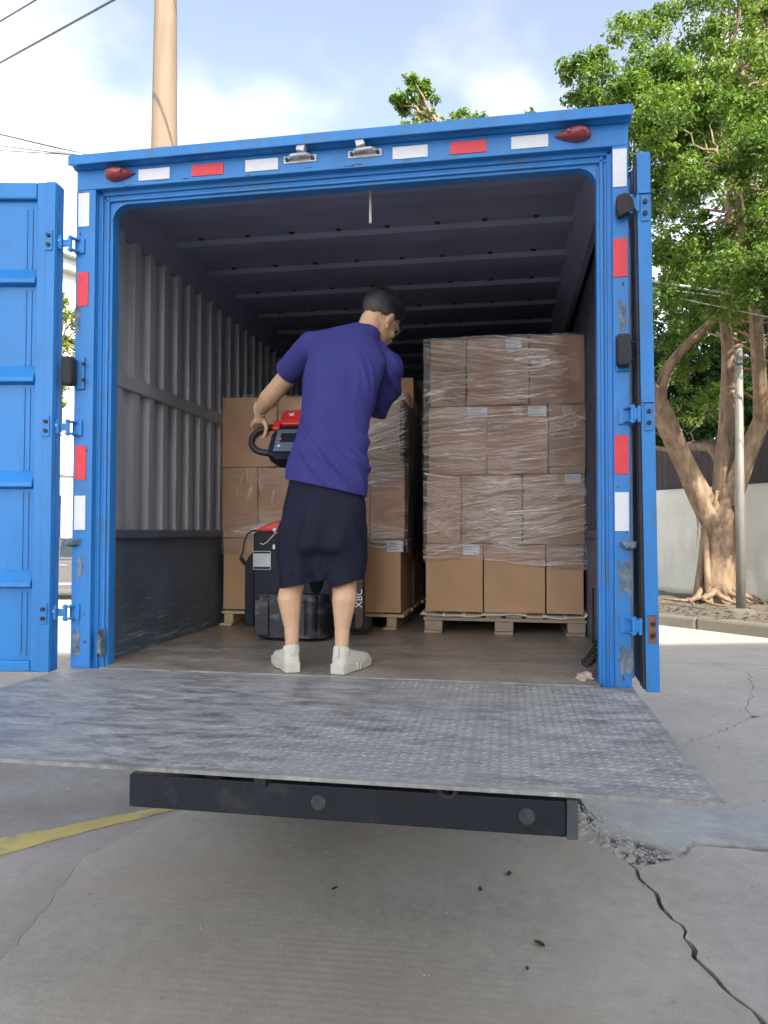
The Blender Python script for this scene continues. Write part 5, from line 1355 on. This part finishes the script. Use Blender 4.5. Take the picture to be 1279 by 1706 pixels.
bbox(MB(), -16.4, 22.4, -9.5, .55, HTOP + .003, HTOP + .18).build('eave', ROOFM, wb, fixn=True)
bbox(MB(), -16.2, 22.2, -9.3, .30, HTOP - .34, HTOP - .003).build('gutter', ROOFM, wb, fixn=True)
for s in range(-14, 20, 3):
    for z in (1.2, 4.4):
        f = bbox(MB(), s + .55, s + 1.95, .002, .05, z, z + 1.5).build('window', ROOFM, wb, fixn=True)
        bbox(MB(), s + .62, s + 1.22, .04, .056, z + .08, z + 1.42).build('pane', GLASS, f, fixn=True)
        bbox(MB(), s + 1.28, s + 1.88, .04, .056, z + .08, z + 1.42).build('pane', GLASS, f, fixn=True)
bbox(MB(), -16, 22, .003, .10, 3.22, 3.30).build('string_course', ROOFM, wb, fixn=True)

# low cream yard wall in front of that building
def wallspan(a, b, z0, z1, t, mb):
    a = Vector(a); b = Vector(b); n = Vector((-(b - a).y, (b - a).x)).normalized() * t
    return mb.prism([tuple(a), tuple(b), tuple(b + n), tuple(a + n)], 'z', z0, z1)
# car
def car(loc, rz):
    c = thing('parked_car', 'dark grey parked car glimpsed between the left door and the truck post', 'car', loc, rz)
    low = [(-2.15, .35), (-2.18, .62), (-2.12, .86), (-1.55, .93), (1.15, .93), (2.05, .80), (2.18, .60), (2.16, .34), (1.75, .30), (1.70, .48), (1.58, .64), (1.38, .70), (1.18, .64), (1.06, .48), (1.00, .27), (-1.0, .27), (-1.06, .48), (-1.18, .64), (-1.38, .70), (-1.58, .64), (-1.70, .48), (-1.75, .30)]
    MB().prism(low, 'y', -.86, .86).build('body', CARP, c, fixn=True, bevel=.05, seg=3, local=True)
    top = [(-1.75, .93), (-1.25, 1.38), (-.9, 1.44), (.2, 1.43), (.5, 1.36), (1.15, .93)]
    vs = [(x, -.80 + (z - .93) * .28, z) for x, z in top] + [(x, .80 - (z - .93) * .28, z) for x, z in top]; n = len(top)
    MB().add(vs, [(i, (i + 1) % n, n + (i + 1) % n, n + i) for i in range(n)] + [tuple(range(n)), tuple(n + i for i in reversed(range(n)))]).build('cabin', CARP, c, fixn=True, bevel=.03, local=True)
    def gl(pts, nm):
        for s in (-1, 1):
            vs = [(x, s * (.808 - (z - .93) * .28), z) for x, z in pts]; vs += [(x, s * (.80 - (z - .93) * .28), z) for x, z in pts]; n = len(pts)
            MB().add(vs, [tuple(range(n)), tuple(n + i for i in range(n))] + [(i, (i + 1) % n, n + (i + 1) % n, n + i) for i in range(n)]).build(nm, GLASS, c, fixn=True, local=True)
    gl([(-1.45, 1.0), (-1.15, 1.32), (-.72, 1.36), (-.72, 1.0)], 'window'); gl([(-.64, 1.0), (-.64, 1.365), (.12, 1.36), (.12, 1.0)], 'window'); gl([(.2, 1.0), (.2, 1.355), (.42, 1.32), (.92, 1.0)], 'window')
    for x in (-1.38, 1.38):
        for s in (-1, 1):
            t = MB().tube([(x, s * .66, .33), (x, s * .87, .33)], .33, 24).build('wheel', TYRE, c, local=True)
            MB().tube([(x, s * .70, .33), (x, s * .876, .33)], .21, 16).build('rim', RIM, t, local=True)
    for s in (-1, 1):
        for x in (-.55, .35): MB().box(x - .1, x + .1, min(s * .86, s * .885), max(s * .86, s * .885), .80, .83).build('door_handle', RIM, c, local=True, bevel=.008)
        MB().box(-1.0, 1.0, min(s * .858, s * .872), max(s * .858, s * .872), .36, .42).build('sill_trim', RIM, c, local=True)
        MB().box(1.9, 2.15, min(s * .55, s * .80), max(s * .55, s * .80), .62, .74).build('headlight', WHITE, c, local=True, bevel=.02)
        MB().box(-2.17, -2.0, min(s * .5, s * .80), max(s * .5, s * .80), .70, .82).build('tail_light', REDLENS, c, local=True, bevel=.02)
cq = spot(100, 1001, 'z', 0)
car((cq.x - .3, cq.y + .8, 0), math.atan2(-CR[1] * .2 + .1, 1))
# rubble kerb on the left between shade and sun
a0 = spot(70, 1084, 'z', 0); b0 = spot(130, 1089, 'z', 0)
e_ = (b0 - a0).normalized(); n_ = Vector((-e_.y, e_.x, 0)); rr = random.Random(6)
for k in range(-8, 3):
    p = a0 + e_ * (k * .62); q = p + e_ * .6
    poly = [(v.x, v.y) for v in (p, q, q + n_ * .13, p + n_ * .13)]
    structure(MB().prism(poly, 'z', -.02, .075 + rr.uniform(-.02, .015)).build('kerb_stone', STONE, fixn=True, bevel=.02))
# concrete utility pole and its wires
up0 = spot(273.5, 250, 'y', 6.0)
pole = thing('utility_pole', 'tall tan concrete utility pole rising beyond the truck roof', 'pole', (up0.x, up0.y, 0))
MB().tube([(up0.x, up0.y, z) for z in (0, 3, 6.67, 8.71, 11.5)], [.235, .205, .170, .146, .115], 28).build('shaft', POLEC, pole, smooth=True)
MB().box(up0.x - .9, up0.x + .9, up0.y - .20, up0.y - .12, 10.6, 10.72).build('crossarm', POLEG, pole, bevel=.01)
for dx in (-.8, -.35, .35, .8): MB().tube([(up0.x + dx, up0.y - .16, 10.72), (up0.x + dx, up0.y - .16, 10.80), (up0.x + dx, up0.y - .16, 10.86)], [.03, .06, .03], 10).build('insulator', WHITE, pole)
def wire(a, b, sag, r, mat, label, grp=None, n=24):
    a = Vector(a); b = Vector(b)
    pts = [a.lerp(b, k / n) - Vector((0, 0, 4 * sag * (k / n) * (1 - k / n))) for k in range(n + 1)]
    return tag(MB().tube(pts, r, 6).build('overhead_wire', mat, smooth=True), label, 'wire', grp)
def line_px(p, q, ya, yb, ea, eb):
    """two sighted points, run on past them by the fractions ea / eb"""
    a = spot(*p, 'y', ya); b = spot(*q, 'y', yb); return a - (b - a) * ea, b + (b - a) * eb
a, b = line_px((0, 105), (190, 0), 9.0, 5.8, 2.5, .55); wire(a, b, .0, .016, WIRE, 'thicker dark wire crossing the upper left corner, lower one of the two', 'overhead wires on the left')
a, b = line_px((0, 36), (60, 0), 9.0, 8.0, 8, 3.0); wire(a, b, .0, .013, WIRE, 'short dark wire cutting the very top left corner of the sky', 'overhead wires on the left')
for (p, q, rad, m, lab) in (((0, 224), (160, 262), .016, WIRE, 'uppermost wire of the bundle above the open left door'), ((0, 232), (150, 262), .030, WIREW, 'thick pale cable in the bundle above the open left door'), ((0, 243), (140, 261), .010, WIRE, 'thin wire just below the pale cable above the left door'), ((0, 251), (135, 259), .010, WIRE, 'lowest thin wire of the bundle above the left door')):
    a, b = line_px(p, q, 12.0, 8.6, 3, .6); wire(a, b, 0, rad, m, lab, 'overhead wires on the left')
for (p, q, rad, m, lab) in (((1085, 468), (1279, 500), .020, WIREW, 'thick white cable sloping through the tree on the right'), ((1085, 480), (1279, 503), .008, WIREW, 'thin pale cable just under the thick white one by the tree'), ((1085, 487), (1240, 520), .006, WIREW, 'lowest thin pale cable crossing in front of the tree')):
    a, b = line_px(p, q, 10.0, 9.4, .6, 2.0); wire(a, b, 0, rad, m, lab, 'cables through the tree on the right')
# white sheet hoarding and dark cladding fence above it
wA = Vector(spot(1080, 980, 'z', VZ)[:2]); wB = Vector(spot(1290, 1000, 'z', VZ)[:2])
wd = (wB - wA).normalized(); wA2 = wA - wd * 14; wl = (wB - wA).length + 14 + 16
wn = Vector((-wd.y, wd.x)); wn = wn if wn.y > 0 else -wn
hw = thing('hoarding', 'white sheet metal hoarding with dappled sun behind the fig tree', 'wall', (wA.x, wA.y, VZ))
t = 0.0; k = 0; rr = random.Random(11)
while t < wl:
    ln = 2.02
    a = wA2 + wd * t; zt = 2.62 + rr.uniform(-.02, .02)
    m_ = MB(); nx_, nz_ = 14, 12; vs = []
    for j in range(nz_ + 1):
        for i in range(nx_ + 1):
            u = i / nx_ * (ln - .015); z = VZ - .1 + (zt - VZ + .1) * j / nz_
            edge = min(i, nx_ - i) / 3
            d = (.014 * math.sin(u * 4 + k * 2 + 1.3 * math.sin(z * 2.1)) * math.sin(z * 1.7 + k) + .006 * math.sin(u * 11 + z * 5 + k)) * min(1, edge) + .010 * (k % 2)
            q = a + wd * u + wn * d; vs.append((q.x, q.y, z))
    m_.add(vs, [(j * (nx_ + 1) + i, j * (nx_ + 1) + i + 1, (j + 1) * (nx_ + 1) + i + 1, (j + 1) * (nx_ + 1) + i) for j in range(nz_) for i in range(nx_)])
    pnl = m_.build('sheet_panel', WALLW, hw, smooth=True); md = pnl.modifiers.new('t', 'SOLIDIFY'); md.thickness = .004
    t += ln; k += 1
fe = thing('fence', 'dark brown slatted fence rising above the white hoarding', 'fence', (wA.x + wn.x * .5, wA.y + wn.y * .5, 0))
t = 0
while t < wl:
    a = wA2 + wn * .5 + wd * t; b = a + wd * .19; c = a + wn * (.02 + .012 * (int(t * 5) % 2))
    MB().prism([tuple(a), tuple(b), tuple(b + wn * .025), tuple(a + wn * .025)], 'z', .2, 3.75 + .02 * math.sin(t * 3)).build('slat', FENCED, fe, fixn=True); t += .2
a = wA2 + wn * .53; b = a + wd * wl
for z in (1.2, 2.9): MB().prism([tuple(a), tuple(b), tuple(b + wn * .05), tuple(a + wn * .05)], 'z', z, z + .08).build('rail', FENCED, fe, fixn=True)
# grey pole on a round foot in front of the fig
gp = spot(1234, 1022, 'z', VZ)
gt = spot(1230, 580, 'y', gp.y)
g = thing('grey_post', 'slim weathered grey pole on a round foot in front of the fig trunk', 'pole', tuple(gp))
MB().tube([gp, gp.lerp(Vector((gt.x, gt.y, gt.z)), .5), gt], [.080, .072, .064], 16).build('shaft', POLEG, g, smooth=True)
MB().tube([gp + Vector((0, 0, -.02)), gp + Vector((0, 0, .05)), gp + Vector((0, 0, .09))], [.24, .22, .10], 20).build('foot', KERB, g)
rk = MB(); rock(rk, (gt.x, gt.y, gt.z + .03), .105, random.Random(2)); rk.build('cap', BARK, g)
MB().tube([gt + Vector((.07 * math.cos(a), .07 * math.sin(a), -.25 + .05 * math.sin(a))) for a in [2 * math.pi * k / 16 for k in range(17)]], .010, 6).build('tie', CABLEM, g)

# ------------------------------------------------------------------ trees
def leaf_mesh(name, subs, per, size, mat, parent, seed, tint0=.5, spread=.25):
    """subs: array (n,4) of clump centres and radii; every leaf is its own small pointed blade"""
    g = np.random.default_rng(seed); subs = np.asarray(subs); n = len(subs) * per
    c = np.repeat(subs[:, :3], per, 0); r = np.repeat(subs[:, 3], per)
    d = g.normal(size=(n, 3)); d /= np.linalg.norm(d, axis=1)[:, None]
    pos = c + d * (r * g.random(n) ** .55)[:, None] * np.array([1, 1, .72])
    nrm = d * .5 + np.array([0, 0, .75]) + g.normal(size=(n, 3)) * .55; nrm /= np.linalg.norm(nrm, axis=1)[:, None]
    t = np.cross(nrm, g.normal(size=(n, 3))); t /= np.linalg.norm(t, axis=1)[:, None]
    t[:, 2] -= .25; t /= np.linalg.norm(t, axis=1)[:, None]
    b = np.cross(nrm, t)
    s = (size * g.uniform(.6, 1.35, n))[:, None]
    v = np.stack([pos - t * s * .5, pos - b * s * .26 + nrm * s * .07, pos + t * s * .55 - nrm * s * .10, pos + b * s * .26 + nrm * s * .07], 1).reshape(-1, 3)
    o_ = OFF.get(parent.name, Vector((0, 0, 0))); v = v - np.array(o_)
    me = bpy.data.meshes.new(name); me.vertices.add(len(v)); me.vertices.foreach_set('co', v.astype(np.float32).ravel())
    q = np.arange(4 * n); me.loops.add(4 * n); me.loops.foreach_set('vertex_index', q); me.polygons.add(n)
    me.polygons.foreach_set('loop_start', np.arange(0, 4 * n, 4)); me.polygons.foreach_set('loop_total', np.full(n, 4)); me.update(calc_edges=True)
    ct = g.normal(0, .20, len(subs)); tint = np.clip(tint0 + np.repeat(ct, per) + g.normal(0, spread * .6, n), 0, 1)
    at = me.attributes.new('tint', 'FLOAT', 'FACE'); at.data.foreach_set('value', tint.astype(np.float32))
    me.materials.append(mat); o = bpy.data.objects.new(name, me); C.objects.link(o); o.parent = parent
    return o
def subclumps(clumps, k, rf, seed):
    g = np.random.default_rng(seed); out_ = []
    for (x, y, z, r) in clumps:
        kk = max(3, int(k * (r / .7) ** 2))
        for _ in range(kk):
            d = g.normal(size=3); d /= np.linalg.norm(d); q = r * g.random() ** .45
            out_.append((x + d[0] * q, y + d[1] * q, z + d[2] * q * .8, rf * g.uniform(.6, 1.35)))
    return out_
def gnarl(path, rad, n=18, seed=0, amp=.12, strands=5, step=.12):
    """trunk with rope-like ridges of fused aerial roots"""
    path = [Vector(p) for p in path]; pts = []; rs = []
    for i in range(len(path) - 1):
        p0 = path[max(i - 1, 0)]; p1, p2 = path[i], path[i + 1]; p3 = path[min(i + 2, len(path) - 1)]
        m = max(2, int((p2 - p1).length / step))
        for k in range(m):
            u = k / m
            q = .5 * ((2 * p1) + (p2 - p0) * u + (2 * p0 - 5 * p1 + 4 * p2 - p3) * u * u + (3 * p1 - p0 - 3 * p2 + p3) * u ** 3)
            pts.append(q); rs.append(rad[i] + (rad[i + 1] - rad[i]) * u)
    pts.append(path[-1]); rs.append(rad[-1])
    rg = random.Random(seed); ph = [rg.uniform(0, 6.28) for _ in range(4)]
    vs = []; fs = []; up = None
    for i, p in enumerate(pts):
        t = (pts[min(i + 1, len(pts) - 1)] - pts[max(i - 1, 0)]).normalized()
        up = t.orthogonal().normalized() if up is None else (up - t * up.dot(t)).normalized(); q = t.cross(up); h = i * step
        for k in range(n):
            a = 2 * math.pi * k / n
            m = 1 + amp * math.sin(strands * a + 1.1 * h + ph[0]) + amp * .6 * math.sin((strands - 2) * a - .8 * h + ph[1]) + amp * .35 * math.sin(9 * a + 2.3 * h + ph[2])
            vs.append(p + (up * math.cos(a) + q * math.sin(a)) * rs[i] * m)
    for i in range(len(pts) - 1):
        for k in range(n): k2 = (k + 1) % n; fs.append((i * n + k, i * n + k2, (i + 1) * n + k2, (i + 1) * n + k))
    fs.append(tuple((len(pts) - 1) * n + k for k in range(n)))
    return vs, fs, pts
def twig(mb, a, b, r0, r1, seed, n=6):
    g = random.Random(seed); a = Vector(a); b = Vector(b); L_ = (b - a).length; pts = []
    for k in range(n + 1):
        u = k / n; p = a.lerp(b, u) + Vector((0, 0, -.12 * L_ * math.sin(u * 3.14) * g.uniform(.2, 1.0)))
        if 0 < k < n: p += Vector((g.gauss(0, .035), g.gauss(0, .035), g.gauss(0, .03))) * L_
        pts.append(p)
    mb.tube(pts, [r0 + (r1 - r0) * k / n for k in range(n + 1)], 6)

tb = spot(1193, 1000, 'z', VZ)
TY = tb.y
fig = thing('fig_tree', 'large fig tree with ropey tan trunk, growing in front of the white hoarding', 'tree', tuple(tb))
def T(px, py, dy=0.0): return spot(px, py, 'y', TY + dy)
fork = T(1203, 860)
vs, fs, tp = gnarl([T(1192, 1012), T(1197, 960), T(1203, 905), fork, T(1210, 815)], [.44, .33, .31, .33, .10], 26, 1, .10, 6)
trunk = MB().add(vs, fs).build('trunk', BARK, fig, smooth=True, fixn=True)
limbs = []
for k, (pth, rd) in enumerate([
    ([T(1196, 885), T(1172, 840, -.1), T(1138, 770, -.3), T(1105, 690, -.6), T(1065, 610, -1.0), T(1030, 480, -1.6), T(1010, 330, -2.4)], [.26, .235, .20, .20, .15, .09, .03]),
    ([T(1206, 850), T(1207, 770, .1), T(1212, 690, .2), T(1214, 600, .2), T(1205, 480, -.2), T(1215, 330, -.8), T(1200, 160, -1.6)], [.26, .19, .15, .12, .09, .05, .02]),
    ([T(1214, 840), T(1240, 765, -.2), T(1268, 700, -.5), T(1310, 600, -1.0), T(1350, 450, -1.8), T(1340, 250, -2.6)], [.23, .185, .15, .12, .08, .03]),
    ([T(1206, 800, .1), T(1190, 752, .5), T(1160, 744, 1.0), T(1120, 750, 1.6), T(1060, 740, 2.2)], [.12, .10, .08, .06, .03]),
    ([T(1101, 672, -.62), T(1104, 632, -.8), T(1122, 598, -.9), T(1152, 566, -1.0), T(1185, 535, -1.2), T(1218, 500, -1.5), T(1245, 440, -2.0)], [.10, .09, .085, .08, .07, .06, .03]),
    ([T(1268, 700, -.5), T(1258, 520, -1.8), T(1240, 400, -2.8), T(1228, 320, -3.4), T(1190, 250, -4.2)], [.14, .10, .08, .05, .02])]):
    vs, fs, pts = gnarl(pth, rd, 16, 20 + k, .13, 5); MB().add(vs, fs).build('limb', BARK, fig, smooth=True, fixn=True); limbs += pts
# fused aerial roots on the trunk and flaring surface roots
rg = random.Random(31)
for k in range(9):
    ph = rg.uniform(0, 6.28); tw = rg.uniform(-.5, .5); pts = []
    for j in range(14):
        u = j / 13; q = T(1193 + 12 * u, 1008 - 190 * u); a = ph + tw * u * 3
        rr_ = (.43 - .13 * u ** .5)
        pts.append(Vector((q.x + rr_ * math.cos(a), q.y + rr_ * math.sin(a), q.z)))
    MB().tube(pts, [.075 * (1 - .45 * j / 13) for j in range(14)], 8).build('aerial_root', BARK, fig, smooth=True)
for k in range(15):
    a = -2.9 + k * .37 + rg.uniform(-.1, .1); L_ = rg.uniform(.3, .6) if k % 3 else rg.uniform(.7, 1.0)
    pts = []
    for j in range(9):
        u = j / 8; r_ = .30 + L_ * u; aa = a + .35 * math.sin(u * 4 + k)
        pts.append(Vector((tb.x + r_ * math.cos(aa), tb.y + r_ * math.sin(aa), VZ + .26 * (1 - u) ** 2.2 + .02 * math.sin(u * 9 + k))))
    MB().tube(pts, [.07 - .055 * j / 8 for j in range(9)], 8).build('surface_root', BARK, fig, smooth=True)
for k in range(10):
    p = T(1158 + 2.6 * k, 842 + 4 * (k % 3)); MB().tube([p, p + Vector((rg.uniform(-.05, .05), -.05, -.3)), p + Vector((rg.uniform(-.1, .1), -.06, -rg.uniform(.5, .9)))], [.010, .008, .003], 5).build('hanging_root', BARK, fig)
# crown
g = random.Random(77)
cl = []
def addc(px, py, y, r): q = spot(px, py, 'y', y); cl.append((q.x, q.y, q.z, r))
edge = [(968, 118, 9.4, .34), (955, 108, 9.3, .22), (985, 150, 9.6, .42), (1010, 112, 9.6, .42), (1040, 60, 10, .34), (1062, 38, 10.2, .36), (1095, 55, 10.2, .30), (1100, 28, 10.4, .22), (1030, 150, 9.4, .5), (1075, 120, 9.8, .5), (1110, 90, 10, .36), (1090, 165, 9.6, .55),
        (1150, 10, 10.8, .5), (1168, 60, 10.6, .45), (1205, 15, 11, .4), (1135, 130, 10, .5), (1180, 120, 10.3, .6), (1230, 70, 10.6, .5), (1262, 20, 11, .55), (1270, 120, 10.4, .6), (1005, 170, 9.4, .40), (970, 160, 9.5, .26),(1052, 178, 9.3, .5)]
for e in edge: addc(*e)
for py in range(175, 700, 62):
    for px in range(1085, 1560, 72):
        if 175 < py < 330 and 1150 < px < 1230 and g.random() < .5: continue
        if py > 520 and g.random() < .55: continue
        if 290 < py < 345 and 1165 < px < 1235: continue
        addc(px + g.uniform(-26, 26), py + g.uniform(-24, 24), g.uniform(9.2, 15.5) if py < 520 else g.uniform(11.5, 16.5), g.uniform(.5, .85))
for py in range(-420, 60, 80):
    for px in range(1210, 1640, 85):
        if g.random() < .2: continue
        addc(px + g.uniform(-30, 30), py + g.uniform(-30, 30), g.uniform(10, 15.5), g.uniform(.55, .95))
for k in range(46):
    px, py = g.uniform(1090, 1330), g.uniform(165, 500)
    if 1165 < px < 1225 and 285 < py < 335: continue
    addc(px, py, g.uniform(8.6, 11.5), g.uniform(.35, .6))
for k in range(26):
    addc(g.uniform(1100, 1500), g.uniform(150, 560), g.uniform(14.5, 18), g.uniform(.7, 1.0))
for k in range(28):
    cl.append((g.uniform(6.6, 10.5), g.uniform(7.5, 12.5), g.uniform(4.4, 8.6), g.uniform(.5, .85)))
sub = subclumps(cl, 20, .23, 5)
leaf_mesh('crown', sub, 115, .078, LEAF1, fig, 3, .60)
mb = MB()
for k, c in enumerate(cl):
    c3 = Vector(c[:3]); near = min(limbs, key=lambda p: (p - c3).length + max(0, p.z - c3.z) * .7)
    twig(mb, near, c3, .010 + .009 * min(3, (near - c3).length), .005, k)
kind(mb.build('twigs', BARK, fig), 'stuff')
# trees standing further back
def back_tree(name, label, base, clumps, mat, seed, per=80, size=.13, k=9, rf=.36, tint=.5, grp=None, rad=.16):
    t = thing(name, label, 'tree', base, 0, grp)
    cz = sum(c[2] for c in clumps) / len(clumps); cx = sum(c[0] for c in clumps) / len(clumps); cy = sum(c[1] for c in clumps) / len(clumps)
    top = Vector((cx, cy, cz)); b = Vector(base)
    vs, fs, pts = gnarl([b - Vector((0, 0, .05)), b.lerp(top, .4) + Vector((.1, 0, 0)), b.lerp(top, .75), top], [rad, rad * .8, rad * .6, rad * .35], 12, seed, .06, 4, .25)
    MB().add(vs, fs).build('trunk', BARK, t, smooth=True, fixn=True)
    mb = MB()
    for i, c in enumerate(clumps): twig(mb, min(pts[len(pts) // 3:], key=lambda p: (p - Vector(c[:3])).length), c[:3], rad * .3, .01, seed * 100 + i)
    kind(mb.build('twigs', BARK, t), 'stuff')
    leaf_mesh('crown', subclumps(clumps, k, rf, seed), per, size, mat, t, seed, tint)
    return t
def ball_clumps(c, r, n, rr0, rr1, seed):
    g = random.Random(seed); o = []
    while len(o) < n:
        d = Vector((g.uniform(-1, 1), g.uniform(-1, 1), g.uniform(-1, 1)))
        if d.length < 1: o.append((c[0] + d.x * r[0], c[1] + d.y * r[1], c[2] + d.z * r[2], g.uniform(rr0, rr1)))
    return o
gB = 'trees growing behind the dark fence'
q = spot(1120, 640, 'y', 22); back_tree('background_tree', 'dark dense tree behind the fence, left of the fig trunk', (q.x, q.y + 1, 0), ball_clumps((q.x, q.y, q.z + .2), (3.4, 2.2, 3.6), 60, .6, 1.0, 3), LEAF2, 41, 70, .15, 10, .40, .45, gB)
q = spot(1290, 600, 'y', 21); back_tree('background_tree', 'dark dense tree behind the fence, right of the grey pole', (q.x, q.y + 1, 0), ball_clumps((q.x, q.y, q.z), (3.4, 2.0, 4.0), 60, .6, 1.0, 4), LEAF2, 42, 70, .15, 10, .40, .5, gB)
q = spot(1195, 690, 'y', 20); back_tree('background_shrub', 'low sunlit shrubs just above the dark fence between the fig limbs', (q.x, q.y, 0), ball_clumps((q.x, q.y, q.z), (3.2, .9, .7), 26, .35, .6, 5), LEAF1, 43, 70, .11, 9, .28, .55, gB, .06)
# tree top beyond the truck roof
cl2 = []
for (px, py, r) in ((692, 142, .20), (700, 160, .30), (676, 168, .24), (712, 178, .26), (664, 160, .13), (730, 188, .30), (722, 205, .32), (752, 205, .30), (775, 200, .24), (795, 202, .20), (700, 200, .14), (672, 182, .10), (740, 230, .6), (700, 250, .7), (790, 245, .7), (885, 195, .07), (650, 270, .8), (720, 300, .9), (800, 310, .9), (690, 135, .09), (860, 260, .7)):
    q = spot(px, py, 'y', 11.0 + .4 * math.sin(px)); cl2.append((q.x, q.y, q.z, r))
q = spot(735, 260, 'y', 11); back_tree('street_tree', 'leafy tree whose top just shows above the middle of the truck roof', (q.x, 11.3, 0), cl2, LEAF1, 44, 60, .10, 14, .15, .55)
# small sunlit tree in the left gap
cl3 = []; g = random.Random(9)
for (px, py) in ((95, 500), (110, 505), (120, 525), (100, 530), (88, 520), (112, 575), (122, 560), (98, 570), (90, 590), (105, 610), (118, 600), (95, 625), (108, 632), (92, 660), (100, 672), (96, 640), (70, 540), (60, 580), (50, 620), (75, 600), (40, 560), (70, 660), (50, 680), (130, 540), (140, 580), (150, 540)):
    q = spot(px, py, 'y', 9.5 + g.uniform(-.5, .5)); cl3.append((q.x, q.y, q.z, g.uniform(.16, .24)))
q = spot(58, 1000, 'y', 9.6); back_tree('young_tree', 'small sunlit yellow green tree between the left door and the truck', (q.x, q.y, 0), cl3, LEAF3, 45, 60, .085, 14, .14, .55, None, .07)
q = spot(70, 700, 'y', 16)

# fallen leaves and litter along the verge
mb = MB(); rr = random.Random(15)
for i in range(900):
    t = rr.uniform(-3, 9); d = abs(rr.gauss(0, 1.2)) + .02
    p = kb[0] + dirK * t + nK * d; z = VZ + .03; s_ = rr.uniform(.02, .05); a = rr.uniform(0, 6.28)
    mb.add([(p.x + s_ * math.cos(a + q), p.y + s_ * math.sin(a + q), z + rr.uniform(-.01, .02)) for q in (0, 1.9, 3.14, 4.4)], [(0, 1, 2, 3)])
kind(mb.build('leaf_litter', LEAFD), 'stuff')
